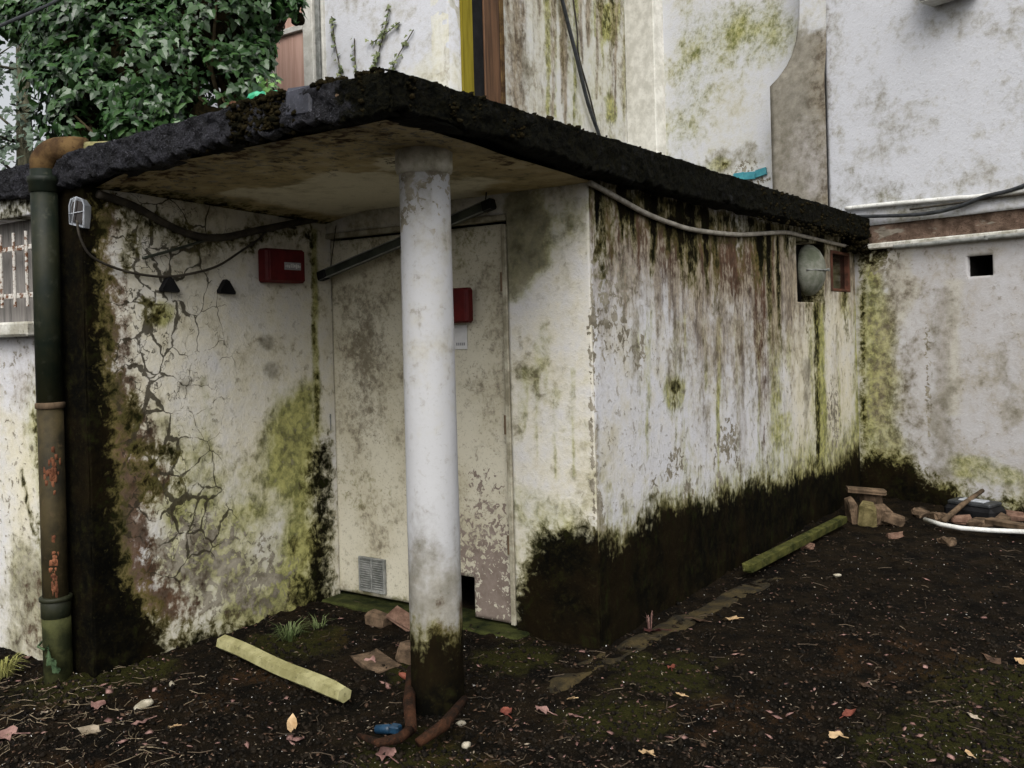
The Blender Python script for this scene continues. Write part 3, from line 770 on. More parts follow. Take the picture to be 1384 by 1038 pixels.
W = V.copy(); W[:, 2] = zz + (.03 * n1 + .022 * n2) * (V[:, 2] > .5) * np.maximum(front, right)
W[:, 1] += front * (.05 * n1 + .026 * n2); W[:, 0] -= right * (.05 * n1 + .026 * n2)
W[:, 0] -= right * front * .05; W[:, 1] += right * front * .05
smoss = np.clip(right * .9 - .10 * front, 0, 1) * (1 - .25 * np.clip((V[:, 1] - 5) / 1, 0, 1) * np.clip((6.6 - V[:, 1]) / 1, 0, 1)) + .25 * front * (V[:, 0] > -3.3) + .5 * (V[:, 2] < .2)
slab = link_mesh('roof_slab', W, Fc, 'tar', ob, True, {'moss': smoss})

# ---- soffit plaster under the slab (brown peeling lime, sagging edge by the cracked wall)
sx = stops(-4.148, -2.30, .022); syy = stops(2.56, 4.056, .022)
SX, SY = np.meshgrid(sx, syy, indexing='ij'); a, b = SX.ravel(), SY.ravel()
szv = 2.262 + .055 * np.clip((4.0 - b) / 1.2, 0, 1) - .05 * np.clip(1 - (a + 4.15) / .35, 0, 1) ** 1.5 + .012 * (fbm(a * 3, b * 3, 0, 91, 4) - .5)
class SoffP(Plane): pass
def soff_px(u, v):
    q = gat(u, v, 2.30); return q.x, q.y
sat = {k_: np.zeros(len(a)) for k_ in ('crm', 'grm', 'alg', 'mld', 'pel', 'blk', 'rst', 'iso')}; sat['iso'][:] = 1
wob = (fbm(a * 4, b * 4, 2, 93, 4) - .5)
sat['crm'][:] = .9
def sblob(k_, u, v, r, val):
    x, y = soff_px(u, v); d = np.hypot(a - x, b - y) / r + wob * 1.2
    np.maximum(sat[k_], val * np.clip(1.3 - d, 0, 1), out=sat[k_])
sat['alg'][:] = .2; sat['mld'][:] = .45 + .5 * (fbm(a * 1.5, b * 9, 0, 97, 4) - .4)
wx, wy = soff_px(470, 275)
clean = np.clip((b - 3.12 + wob * .5) / .06, 0, 1) * np.clip((a + 4.02) / .1, 0, 1) * np.clip((-2.75 - a + wob * .8) / .15, 0, 1)
sat['crm'] = sat['crm'] * (1 - clean * .95); sat['mld'] = sat['mld'] * (1 - clean * .85); sat['alg'] = sat['alg'] * (1 - clean * .75)
sat['rst'] = .45 * np.clip((2.95 - b) / .3 + wob, 0, 1)
for u, v, r in [(230, 240, .22), (160, 250, .2), (560, 215, .2), (330, 200, .2), (700, 210, .2)]: sblob('rst', u, v, r, .5)
for u, v, r in [(140, 262, .14), (420, 300, .08), (300, 318, .12), (240, 312, .10)]: sblob('blk', u, v, r, .62)
np.maximum(sat['blk'], .7 * np.clip(1 - (a + 4.15) / .12, 0, 1), out=sat['blk'])
np.maximum(sat['pel'], .35 * np.clip((3.3 - b) / .5 + wob, 0, 1), out=sat['pel'])
ns_, nz_ = len(sx), len(syy)
I, J = np.meshgrid(np.arange(ns_ - 1), np.arange(nz_ - 1), indexing='ij'); i0 = (I * nz_ + J).ravel()
link_mesh('ceiling', np.column_stack([a, b, szv]), np.column_stack([i0, i0 + 1, i0 + nz_ + 1, i0 + nz_]).tolist(), 'soffit_plaster', ob, True, sat)
def edging(name, N, pos, seed, k_=1.0):
    T = np.linspace(0, 1, N); K = np.linspace(0, 1, 26)
    TT_, KK_ = np.meshgrid(T, K, indexing='ij'); TT_, KK_ = TT_.ravel(), KK_.ravel()
    x_, y_, zt_, zb_, nx_, ny_ = pos(TT_)
    L_ = x_ * 1.0 + y_
    rag = fbm(L_ * 9, 0, 0, seed, 4) - .5; rag2 = fbm(L_ * 38, 0, 0, seed + 3, 3) - .5
    zb2 = zb_ + k_ * (.07 * rag + .035 * rag2); zt2 = zt_ + k_ * .018 * (fbm(L_ * 11, 5, 0, seed + 5, 4) - .5)
    z_ = zb2 + (zt2 - zb2) * KK_
    ch = fbm(L_ * 16, z_ * 20, 0, seed + 7, 4); st_ = np.floor(ch * 7) / 7 * .6 + ch * .4
    fi = fbm(L_ * 60, z_ * 60, 0, seed + 9, 3) - .5
    d_ = .012 + k_ * (.055 * (st_ - .45) + .012 * fi)
    d_ = d_ * np.clip(KK_ / .08, 0, 1) * np.clip((1 - KK_) / .05 + .15, 0, 1) - .03 * (KK_ >= .999) - .03 * (KK_ <= .001)
    Vv = np.column_stack([x_ + nx_ * d_, y_ + ny_ * d_, z_])
    i_, j_ = np.meshgrid(np.arange(N - 1), np.arange(25), indexing='ij'); q_ = (i_ * 26 + j_).ravel()
    return Vv, np.column_stack([q_, q_ + 26, q_ + 27, q_ + 1]).tolist()
def pos_front(t_):
    x_ = -5.3 + (5.3 - 2.17) * t_
    return x_, np.full_like(x_, 2.462), SLAB_T + .004 - .035 * np.clip((-3.2 - x_) / 1.3, 0, 1.4), 2.312 - .05 * np.clip((-3.4 - x_) / 1.0, 0, 1), 0, -1
def pos_right(t_):
    y_ = 2.44 + (8.80 - 2.44) * t_
    return np.full_like(y_, -2.188), y_, np.full_like(y_, SLAB_T + .006), np.where(y_ > 4.0, 2.268, 2.268 + .05 * np.clip((4.0 - y_) / .8, 0, 1)), 1, 0
Vv, Ff = edging('f', 420, pos_front, 301)
link_mesh('tar_edging', Vv, Ff, 'tar', slab, True, {'moss': .15 + .4 * np.clip(fbm(Vv[:, 0] * 5, Vv[:, 2] * 8, 0, 311, 3) * 2 - .9, 0, 1) * (Vv[:, 0] > -3.5) + .7 * np.clip((Vv[:, 0] + 2.5) / .2 + (fbm(Vv[:, 0] * 20, Vv[:, 2] * 20, 0, 315, 3) - .5), 0, 1)})
Vv, Ff = edging('r', 640, pos_right, 331, .62)
link_mesh('tar_edging', Vv, Ff, 'tar', slab, True, {'moss': .55 + .5 * fbm(Vv[:, 1] * 2.5, Vv[:, 2] * 6, 0, 313, 3)})
# exposed bitumen patch and moss clumps on the slab edge
MB().box((-2.63, 2.458, 2.415), (.135, .03, .105), rot(0, .06, 0), .01, .004).build('bitumen_patch', 'tar_patch', slab)
MB().box((-2.40, 2.466, 2.41), (.09, .03, .09), rot(0, -.1, .1), .01, .006).build('bitumen_patch', 'rubble', slab)
LT = []
for q in range(10):
    tm = MB(); tm.lump((0, 0, 0), (1, 1, .8), sub=1, rough=.6); LT.append((np.array([tuple(v) for v in tm.v]), np.array(tm.f)))
mV, mF, mB_ = [], [], 0
def mossline(p0, p1, n, r_, zj, yj=.012, gate_=0):
    global mB_
    p0, p1 = np.array(p0), np.array(p1)
    for i in range(n):
        c_ = p0 + (p1 - p0) * (RNG.random() if gate_ != .40 else float(np.clip(RNG.normal(.55, .30), -.5, 1.35)))
        if gate_ and fbm(np.array([c_[0] * 13]), np.array([c_[1] * 13]), c_[2] * 16, 211, 3)[0] < gate_: continue
        c_ = c_ + np.array([RNG.uniform(-yj, yj), RNG.uniform(-yj, yj), RNG.uniform(*zj)])
        V_, F_ = LT[i % 10]; mV.append(c_ + V_ * r_ * (.35 + 1.1 * RNG.random() ** 2)); mF.append(F_ + mB_); mB_ += len(V_)
mossline((-3.06, 2.452, 2.40), (-2.74, 2.452, 2.41), 900, .0125, (-.075, .06), .012, .40)
mossline((-3.02, 2.465, 2.457), (-2.3, 2.465, 2.462), 300, .012, (-.012, .010), .012, .47)
mossline((-3.35, 2.478, 2.37), (-3.0, 2.470, 2.36), 200, .009, (-.05, .01), .012, .5)
mossline((-3.9, 2.490, 2.32), (-2.3, 2.485, 2.335), 420, .009, (-.022, .015), .012, .53)
mossline((-2.55, 2.48, 2.46), (-2.24, 2.49, 2.470), 160, .013, (-.02, .012), .012, .45)
mossline((-2.42, 2.455, 2.40), (-2.19, 2.455, 2.40), 420, .011, (-.07, .055), .012, .44)
mossline((-2.182, 2.47, 2.41), (-2.182, 3.3, 2.39), 420, .009, (-.065, .06), .012, .50)
mossline((-2.188, 3.2, 2.445), (-2.188, 8.7, 2.45), 300, .008, (-.012, .010), .012, .50)
mossline((-2.182, 6.0, 2.33), (-2.182, 8.7, 2.33), 420, .012, (-.11, .11))

mossline((-2.24, 2.6, 2.455), (-2.24, 4.2, 2.46), 140, .014, (-.01, .015), .03)
mossline((-2.28, 8.45, 2.28), (-2.22, 8.78, 2.28), 200, .025, (-.12, .12), .05)
mo = link_mesh('moss', np.concatenate(mV), np.concatenate(mF).tolist(), 'moss_dark', slab, True); mo['kind'] = 'stuff'

# ---- column
cz = np.concatenate([np.linspace(-.3, .5, 50), np.linspace(.52, 2.10, 50), np.linspace(2.12, 2.26, 10)]); seg = 48
cx, cy = -2.56, 3.08
TH, ZZ = np.meshgrid(np.linspace(0, 2 * np.pi, seg, endpoint=False), cz, indexing='ij')
th, zc = TH.ravel(), ZZ.ravel()
rr = .1115 - .005 * np.clip(zc / 2.2, 0, 1) + .0035 * (fbm(np.cos(th) * 1.5, np.sin(th) * 1.5, zc * 2.5, 101, 4) - .5) * 2 + .004 * np.clip(1 - zc / .25, 0, 1) * (fbm(np.cos(th) * 4, np.sin(th) * 4, zc * 20, 103, 3) - .3)
cv = np.column_stack([cx + rr * np.cos(th), cy + rr * np.sin(th), zc])
va = np.arctan2(-cy, -cx)                            # side facing the viewer
side = np.sin(th - va)                               # + : towards the long wall
nzc = len(cz); cf = []
for i in range(seg):
    for j in range(nzc - 1):
        p, q = i * nzc + j, ((i + 1) % seg) * nzc + j
        cf.append([p, q, q + 1, p + 1])
wob = fbm(np.cos(th) * 2, np.sin(th) * 2, zc * 4, 105, 4) - .5
cat = {'crm': .12 * np.ones(len(th)), 'iso': .45 * np.ones(len(th)),
       'blk': 1.8 * np.clip((.40 + .25 * wob - zc) / .28, 0, 1),
       'rst': .8 * np.clip((.50 + .5 * wob + .10 * side - zc) / .34, 0, 1),
       'mld': .16 + .8 * np.clip((1.05 + .5 * wob - zc) / .75, 0, 1) + .5 * np.clip((zc - 2.0) / .15 + wob, 0, 1) * (side < .3),
       'pel': .42 * np.clip((zc - 1.98) / .15 + wob * 2 - .6 * side, 0, 1) + .03,
       'alg': .75 * np.clip((.50 + .4 * wob - zc) / .3, 0, 1), 'grm': .10 + .35 * np.clip(fbm(th * 2.5, zc * .5, 0, 109, 3) * 2 - .9, 0, 1)}
col_o = link_mesh('column', cv, cf, 'column_paint', ob, True, cat)
cap = MB(); cap.lathe([(.104, 2.205), (.117, 2.215), (.121, 2.235), (.121, 2.32), (.112, 2.34), (.112, 2.37)], (cx, cy, 0), 40)
co = cap.build('capital', 'stucco', col_o, True)
nv = len(co.data.vertices); ca = co.data.attributes.new('mld', 'FLOAT', 'POINT'); ca.data.foreach_set('value', np.full(nv, .62, np.float32))
ca = co.data.attributes.new('crm', 'FLOAT', 'POINT'); ca.data.foreach_set('value', np.full(nv, .8, np.float32))

# ---- double door
door = bpy.data.objects.new('double_door', None); C.objects.link(door); door.location = (-3.5, 4.06, 0); setpar(door, ob); door.location = (-3.5, 4.06, 0); door.matrix_parent_inverse = Matrix.Translation(-ob.location)
PDd = PD.shift(-.030)
def paint_left(p):
    p.fill('mld', .42); p.poly('mld', [(455, 390), (540, 370), (535, 480), (520, 600), (480, 640), (455, 540)], .85, .25)
    p.poly('mld', [(455, 520), (520, 500), (500, 640), (465, 640)], .66, .2)
    p.poly('alg', [(440, 300), (550, 300), (550, 330), (440, 345)], .55, .1); p.poly('alg', [(440, 795), (556, 810), (556, 825), (440, 812)], .85, .04)
    p.blob('alg', 490, 660, 40, 30, .35); p.poly('mld', [(436, 300), (446, 300), (450, 800), (440, 800)], .4, .03)
def paint_right(p):
    p.fill('mld', .40); p.poly('mld', [(615, 300), (690, 280), (690, 420), (640, 440), (615, 500)], .55, .2)
    p.blob('mld', 640, 510, 25, 25, .55); p.blob('mld', 655, 450, 35, 30, .48)
    p.poly('alg', [(600, 280), (690, 270), (690, 340), (600, 380)], .5, .15)
    p.poly('pel', [(610, 700), (690, 690), (700, 850), (600, 850)], .62, .20)
    p.poly('pel', [(640, 745), (690, 735), (700, 850), (640, 850)], .95, .10)
    p.blob('pel', 660, 685, 30, 6, .5); p.blob('pel', 655, 650, 30, 20, .33)
    p.streak('mld', 688, 480, 695, 700, 6, .9, fade=False)
    p.fill('pel', .05)
sl = PD.sz(549, 560)[0]
dl0 = gridwall('door_leaf', PDd, stops(.042, sl - .030, .016), stops(.004, 2.108, .02), .04, 'door_paint', door, paint=paint_left, amp=.0015)
nt0, nt1 = PD.sz(618, 800)[0], PD.sz(637, 800)[0]; ntz = PD.sz(630, 781)[1]
dr0 = gridwall('door_leaf', PDd, stops(sl + .030, 1.316, .016, (nt0, nt1)), stops(-.005, 2.108, .02, (ntz,)), .04, 'door_paint', door, holes=[(nt0 - .2, nt1, -1, ntz)], paint=paint_right, amp=.0015)
fm = MB()
fm.box(PD.pt(.0165, 1.05, -.02), (.029, .06, 2.10), None, .004); fm.box(PD.pt(1.343, 1.05, -.02), (.029, .06, 2.10), None, .004)
fm.box(PD.pt(.68, 2.137, -.02), (1.352, .06, .03), None, .004)
fm.build('door_frame', 'frame_beige', door)
MB().box(PD.pt(sl, 1.06, -.022), (.048, .03, 2.10), rot(0, .0, 0), .005).build('cover_strip', 'frame_white', door)
for z in (.42, 1.05, 1.80):
    h = MB(); h.tube([PD.pt(1.326, z - .05, .006), PD.pt(1.326, z + .05, .006)], .008, 8); h.build('hinge', 'timber_brown', door)
for z in (.40, 1.02):
    h = MB(); h.tube([PD.pt(.034, z - .05, .006), PD.pt(.034, z + .05, .006)], .008, 8); h.build('hinge', 'grey_metal', door)
# ventilation grille low on the left leaf
g0, g1 = PD.sz(484, 780)[0], PD.sz(517, 780)[0]; gz0, gz1 = PD.sz(500, 800)[1], PD.sz(500, 756)[1]
gr = MB(); gc, gzc = (g0 + g1) / 2, (gz0 + gz1) / 2; gw, ghh = g1 - g0, gz1 - gz0
for dx in (-gw / 2, 0, gw / 2): gr.box(PD.pt(gc + dx, gzc, -.018), (.010, .022, ghh), None, .002)
for dz in (-ghh / 2, ghh / 2): gr.box(PD.pt(gc, gzc + dz, -.018), (gw + .01, .021, .010), None, .002)
grl = gr.build('vent_grille', 'grey_metal', dl0)
for i in range(14):
    z = gz0 + ghh * (i + .6) / 14.2
    MB().box(PD.pt(gc, z, -.019), (gw - .008, .014, .0045), rot(.5, 0, 0)).build('slat', 'grey_metal', dl0)
MB().box(PD.pt(gc, gzc, -.0265), (gw, .004, ghh)).build('vent_backing', 'black_plastic', dl0)
MB().box((-3.5, 4.09, -.07), (1.5, .30, .10), None, .01).build('threshold', 'mossy_sill', ob)

# ---- barred window in the front wall
win = bpy.data.objects.new('barred_window', None); C.objects.link(win); setpar(win, ob); win.location = PF.pt((wf0 + wf1) / 2, wfz0); 
x0, x1 = wf0, wf1
nb = 6; bw = (x1 - x0) / nb
for i in range(nb):
    MB().box(PF.pt(x0 + bw * (i + .5), (wfz0 + wfz1) / 2, -.11), (bw - .006, .03, wfz1 - wfz0), None, .004).build('board', 'wood_grey', win)
for z in (PF.sz(30, 399)[1], PF.sz(30, 334)[1]):
    MB().box(PF.pt((x0 + x1) / 2, z, -.02), (x1 - x0 + .06, .012, .026), None, .003).build('cross_bar', 'rust_white', win)
for i, u in enumerate([34, 17, -0.5, -18, -36, -56, -80, -105]):
    s0 = PF.sz(u, 360)[0]
    MB().tube([PF.pt(s0, PF.sz(20, 415)[1], -.008), PF.pt(s0, PF.sz(20, 314)[1], -.008)], .008, 8).build('bar', 'rust_white', win)
MB().box(PF.pt((x0 + x1) / 2, wfz0 - .035, .01), (x1 - x0 + .08, .16, .07), None, .01, .003).build('sill', 'ledge_white', win)

# ---- round fan cover and small brown window in the long wall
fan = bpy.data.objects.new('fan_opening', None); C.objects.link(fan); setpar(fan, ob); fan.location = PR.pt((hs0 + hs1) / 2, hz0)
bx = MB(); sC, zC = (hs0 + hs1) / 2, (hz0 + hz1) / 2
bx.box(PR.pt(sC, zC, -.19), (.01, hs1 - hs0 + .1, hz1 - hz0 + .1)); bx.build('recess_back', 'interior', fan)  # near-black back paints in the shade of the recess
fc = fan_c; fs = (fc - PR.p).dot(PR.d)
fm = MB(); fm.lathe([(.001, .115), (.05, .112), (.11, .098), (.16, .07), (.195, .03), (.205, 0), (.205, -.03), (.15, -.05)], PR.pt(fs, fc.z, -.01), 36, PR.n); dome = fm.build('fan_cover', 'fan_metal', fan, True)
r = MB(); r.tube([PR.pt(fs - .2, fc.z - .005, .03), PR.pt(fs - .1, fc.z - .005, .095), PR.pt(fs, fc.z - .005, .112), PR.pt(fs + .1, fc.z - .005, .095), PR.pt(fs + .2, fc.z - .005, .03)], .006, 6); r.build('seam', 'grey_metal', dome)
r = MB(); r.tube([PR.pt(fs, fc.z - .005, .10), PR.pt(fs, fc.z - .005, .135)], .009, 8); r.tube([PR.pt(fs + .0, fc.z - .005, .13), PR.pt(fs, fc.z - .005, .145)], .013, 8); r.build('bolt', 'grey_metal', dome)
bw_ = bpy.data.objects.new('small_window', None); C.objects.link(bw_); setpar(bw_, ob); bw_.location = PR.pt((wn0 + wn1) / 2, wz0)
c, zc_ = (wn0 + wn1) / 2, (wz0 + wz1) / 2; ww, wh = wn1 - wn0, wz1 - wz0
fr = MB()
for dx in (-1, 1): fr.box(PR.pt(c + dx * (ww / 2 - .02), zc_, -.015), (.05, .04, wh), None, .004)
for dz in (-1, 1): fr.box(PR.pt(c, zc_ + dz * (wh / 2 - .012), -.017), (.05, ww - .04, .024), None, .004)
fr.build('window_frame', 'frame_brown', bw_)
MB().box(PR.pt(c, zc_, -.035), (.01, ww - .02, wh - .02)).build('pane', 'glass_dark', bw_)

# ================================================================== MAIN HOUSE
hs_ = thing('main_house', (-3.0, 9.2, 0), 'tall off-white rendered house standing behind and beside the outbuilding', 'house')
def paint_E(p):
    p.fill('crm', .2); p.fill('iso', .75); p.fill('pnk', .60); p.fill('mld', .20); p.streak('mld', 1275, 390, 1270, 650, 22, .65, fade=False); p.streak('mld', 1350, 380, 1370, 600, 16, .4, fade=False); p.streak('crm', 1290, 380, 1285, 560, 14, .9, fade=False)
    p.poly('pnk', [(1250, 320), (1384, 320), (1384, 420), (1340, 470), (1310, 460), (1300, 560), (1384, 620), (1384, 700), (1240, 700), (1245, 520)], .62, .2)
    p.poly('pnk', [(1250, 380), (1295, 370), (1300, 640), (1255, 640)], .85, .15)
    p.poly('grm', [(1165, 330), (1250, 330), (1248, 520), (1250, 640), (1165, 660)], .45, .2)
    p.poly('mld', [(1165, 380), (1215, 350), (1250, 400), (1250, 690), (1165, 690)], .62, .2)
    p.poly('alg', [(1160, 350), (1190, 345), (1215, 420), (1220, 560), (1240, 620), (1245, 680), (1160, 690)], .85, .12)
    p.poly('mld', [(1285, 390), (1300, 400), (1290, 640), (1265, 640)], .62, .1)
    p.blob('alg', 1330, 640, 60, 22, .6); p.poly('alg', [(1240, 650), (1384, 660), (1384, 700), (1240, 700)], .62, .1)
    p.poly('blk', [(1150, 640), (1180, 622), (1225, 640), (1252, 660), (1270, 676), (1330, 690), (1390, 694), (1390, 780), (1100, 780)], 1.9, .20)
    p.blob('blk', 1225, 640, 26, 14, .45); p.blob('blk', 1180, 335, 20, 25, .7)
    p.blob('crm', 1220, 380, 20, 60, 1.0); p.blob('pel', 1190, 350, 30, 20, .55); p.streak('pel', 1252, 440, 1256, 600, 3, .6, fade=False)
    p.streak('blk', 1165, 350, 1168, 660, 4, .5, fade=False)
    p.fill('pel', .05)
eh0, eh1 = PE.sz(1307, 360)[0], PE.sz(1342, 360)[0]; ez0, ez1 = PE.sz(1325, 373)[1], PE.sz(1325, 345)[1]
gridwall('wall', PE, stops(-1.2, 5.0, .022, (eh0, eh1)), stops(-.3, 2.175, .02, (ez0, ez1)), .05, 'house_stucco', hs_, holes=[(eh0, eh1, ez0, ez1)], paint=paint_E)
RE = rot(0, 0, math.atan2(PE.d.y, PE.d.x))
hb = MB(); ec, ezc = (eh0 + eh1) / 2, (ez0 + ez1) / 2
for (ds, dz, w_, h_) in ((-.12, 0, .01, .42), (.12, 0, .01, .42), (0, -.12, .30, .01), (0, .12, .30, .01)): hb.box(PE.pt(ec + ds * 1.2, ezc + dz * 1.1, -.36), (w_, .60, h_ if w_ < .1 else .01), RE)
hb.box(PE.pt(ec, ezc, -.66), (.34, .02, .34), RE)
hb.build('hole_dark_box', 'interior', hs_)  # dark closed box added behind the opening to keep it black
MB().box(PE.pt(2.45, 2.2, .0), (5.0, .10, .052), RE, .01).build('ledge', 'ledge_white', hs_)
# eroded brick course laid bare under the upper wall
def paint_B(p):
    p.fill('iso', 1); p.fill('pel', .2)
gridwall('brick_band', PE.shift(-.055), stops(-.3, 5.0, .016), stops(2.22, 2.40, .016), .2, 'eroded_brick', hs_, amp=.045)
PU = PE.shift(-.03)
def paint_U(p):
    p.fill('crm', .05); p.fill('iso', .8); p.fill('mld', .24)
    p.poly('mld', [(1117, 210), (1180, 230), (1260, 250), (1260, 290), (1117, 300)], .60, .2)
    p.poly('alg', [(1117, 225), (1170, 240), (1300, 262), (1300, 290), (1117, 290)], .38, .15)
    for u, v, ru, rv, val in [(1180, 140, 40, 50, .34), (1240, 60, 40, 50, .30), (1210, 190, 40, 40, .34), (1320, 150, 60, 60, .2), (1130, 40, 14, 60, .3)]: p.blob('mld', u, v, ru, rv, val, 1.0)
    p.streak('grm', 1120, 0, 1122, 280, 5, .4, fade=False)
gridwall('wall', PU, stops(PU.sz(1117, 150)[0], 5.0, .03), stops(2.395, 7.0, .03), .3, 'house_stucco', hs_, paint=paint_U)
P3 = PE.shift(-.30)
def paint_3(p):
    p.fill('crm', .4); p.fill('iso', .8)
    p.poly('alg', [(930, 20), (1050, 0), (1090, 0), (1085, 60), (1050, 80), (960, 80), (935, 180), (925, 230), (905, 225), (925, 90)], .85, .5)
    p.streak('alg', 925, 40, 915, 240, 10, .5, fade=False)
    p.blob('mld', 985, 215, 60, 18, .5); p.blob('pel', 1000, 245, 40, 20, .5); p.blob('blk', 979, 222, 5, 4, .6)
    p.blob('alg', 970, 222, 20, 10, .7); p.streak('mld', 1010, 210, 1040, 160, 3, .5)
a3, b3 = P3.sz(897, 100)[0], P3.sz(1117, 100)[0]
gridwall('wall', P3, stops(a3 - .5, b3 + .1, .03), stops(2.0, 7.5, .03), .2, 'house_stucco', hs_, paint=paint_3)
# chimney breast: wide below, curving in to a narrow flue
cl = [(2.0, 1040, .33), (3.80, 1040, .33), (3.86, 1040, .328), (3.93, 1052, .315), (4.02, 1063, .300), (4.12, 1071, .29), (4.25, 1077, .283), (4.45, 1081, .278), (4.8, 1083, .276), (7.4, 1083, .276)]
chv, chf = [], []
sR = PU.sz(1117, 150)[0] + .03
zf = []
lv = []
for i in range(len(cl) - 1):
    m = max(1, int((cl[i + 1][0] - cl[i][0]) / .05))
    for q in range(m):
        f = q / m; lv.append([cl[i][x] + (cl[i + 1][x] - cl[i][x]) * f for x in range(3)])
lv.append(list(cl[-1]))
NC = 12
for z, u, pr in lv:
    s0 = P3.shift(pr).sz(u, 100)[0]
    chv.append(P3.pt(s0, z, -.02))
    for q in range(NC + 1): chv.append(P3.pt(s0 + (sR - s0) * q / NC, z, pr + 0))
n_ = NC + 2
for i in range(len(lv) - 1):
    for q in range(n_ - 1): chf.append([i * n_ + q, i * n_ + q + 1, (i + 1) * n_ + q + 1, (i + 1) * n_ + q])
zar = np.array([v.z for v in chv]); sar = np.array([(v - P3.p).dot(P3.d) for v in chv])
wb = fbm(sar * 4, zar * 4, 0, 125, 4) - .5
chat = {'iso': .8 + 0 * zar, 'mld': .80 * np.clip(1.25 - np.abs(zar - 3.95) / .45 + wb * 1.2, 0, 1) + .85 * np.clip((4.3 - zar) / .2 + wb, 0, 1), 'pnk': .85 * np.clip((4.35 - zar) / .2 + wb, 0, 1), 'alg': .4 * np.clip((2.9 - zar) / .3, 0, 1), 'crm': .3 + 0 * zar,
        'grm': .5 * np.clip((sar - sR + .35) / .3, 0, 1) * (zar < 4.3)}
link_mesh('chimney', chv, chf, 'house_stucco', hs_, True, chat)
# pale pilaster in the inner corner
pp0, pp1 = P3.sz(858, 100)[0], P3.sz(898, 100)[0]
MB().box(P3.pt((pp0 + pp1) / 2, 4.7, .05), (pp1 - pp0, .22, 5.6), RE, .01).build('pilaster', 'frame_white', hs_)
# streaked return wall
def paint_T(p):
    p.fill('crm', .7); p.fill('grm', .30); p.runs('grm', 682, 858, 30, lambda u: -60, (120, 320), (3, 9), (.4, 1.0), 31, False); p.runs('alg', 740, 858, 14, lambda u: -60, (120, 300), (4, 9), (.4, .9), 32, False); p.runs('blk', 805, 840, 6, lambda u: -60, (80, 150), (3, 6), (.4, .7), 33)
    p.poly('mld', [(680, 0), (712, 0), (720, 100), (715, 170), (680, 140)], .75, .15)
    for u, v0, v1, wd, val in [(700, 0, 150, 14, .8), (740, 0, 170, 8, .5), (725, 20, 170, 6, .5), (765, 60, 180, 6, .4), (690, 0, 140, 8, .7)]: p.streak('grm', u, v0, u, v1, wd, val, fade=False)
    p.poly('alg', [(805, 0), (838, 0), (838, 50), (830, 66), (812, 60)], .95, .08); p.blob('alg', 825, 145, 10, 22, .85); p.blob('blk', 820, 25, 12, 25, .4)
    p.streak('alg', 772, 0, 778, 190, 14, .5, fade=False); p.streak('alg', 800, 60, 806, 200, 10, .4, fade=False)
    p.poly('mld', [(820, 0), (858, 0), (858, 200), (815, 200), (826, 90)], .45, .1)
    p.streak('alg', 855, 0, 858, 200, 5, .6, fade=False)
gridwall('wall', PT, stops(0, 3.35, .03), stops(2.0, 7.0, .03), .2, 'house_stucco', hs_, paint=paint_T)
def onT(u0, u1, z0, z1, off, th, name, mat, par):
    a, b = PT.sz(u0, 60)[0], PT.sz(u1, 60)[0]
    return MB().box(PT.pt((a + b) / 2, (z0 + z1) / 2, off), (th, b - a, z1 - z0), None, .006).build(name, mat, par)
onT(622, 637, 2.3, 6.9, .012, .024, 'yellow_board', 'yellow_board', hs_)
onT(637.5, 652, 2.3, 6.9, .006, .012, 'dark_gap', 'black_plastic', hs_)  # black strip stands in for the shaded gap between the boards
onT(652.5, 673, 2.3, 6.9, .012, .024, 'brown_board', 'brown_wood', hs_)
onT(673.5, 679, 2.3, 6.9, .014, .028, 'edge_board', 'elbow', hs_)
# white wall with the pink boarded window
def paint_W(p):
    p.fill('crm', .05); p.fill('iso', .8); p.fill('mld', .12)
    p.poly('mld', [(440, 0), (500, 0), (520, 80), (500, 110), (440, 110)], .34, .4); p.blob('crm', 580, 100, 60, 30, .6)
gridwall('wall', PW, stops(0, 3.44, .03), stops(1.9, 7.0, .03), .25, 'house_stucco', hs_, paint=paint_W)
wz = bpy.data.objects.new('boarded_window', None); C.objects.link(wz); setpar(wz, hs_); wz.location = PW.at(410, 130)
def onW(u0, u1, z0, z1, off, th, name, mat, par):
    a, b = PW.sz(u0, 80)[0], PW.sz(u1, 80)[0]
    return MB().box(PW.pt((a + b) / 2, (z0 + z1) / 2, off), (b - a, th, z1 - z0), None, .005).build(name, mat, par)
zt = PW.sz(400, 47)[1]
onW(377, 417, 2.3, zt, .02, .04, 'shutter', 'pink_board', wz)
onW(377, 417, zt + .06, 6.5, .02, .04, 'shutter', 'pink_board', wz)
onW(377, 417, zt, zt + .06, .05, .05, 'window_rail', 'frame_white', wz)
onW(418, 431, 2.3, 6.5, .03, .10, 'window_frame', 'frame_white', wz)
onW(431.5, 437, 2.3, 6.5, .02, .06, 'window_frame', 'grey_metal', wz)
onW(438, 441, 2.3, 6.5, .015, .04, 'window_frame', 'frame_white', wz)
onW(371, 376, 2.3, 6.5, .03, .08, 'window_frame', 'frame_white', wz)

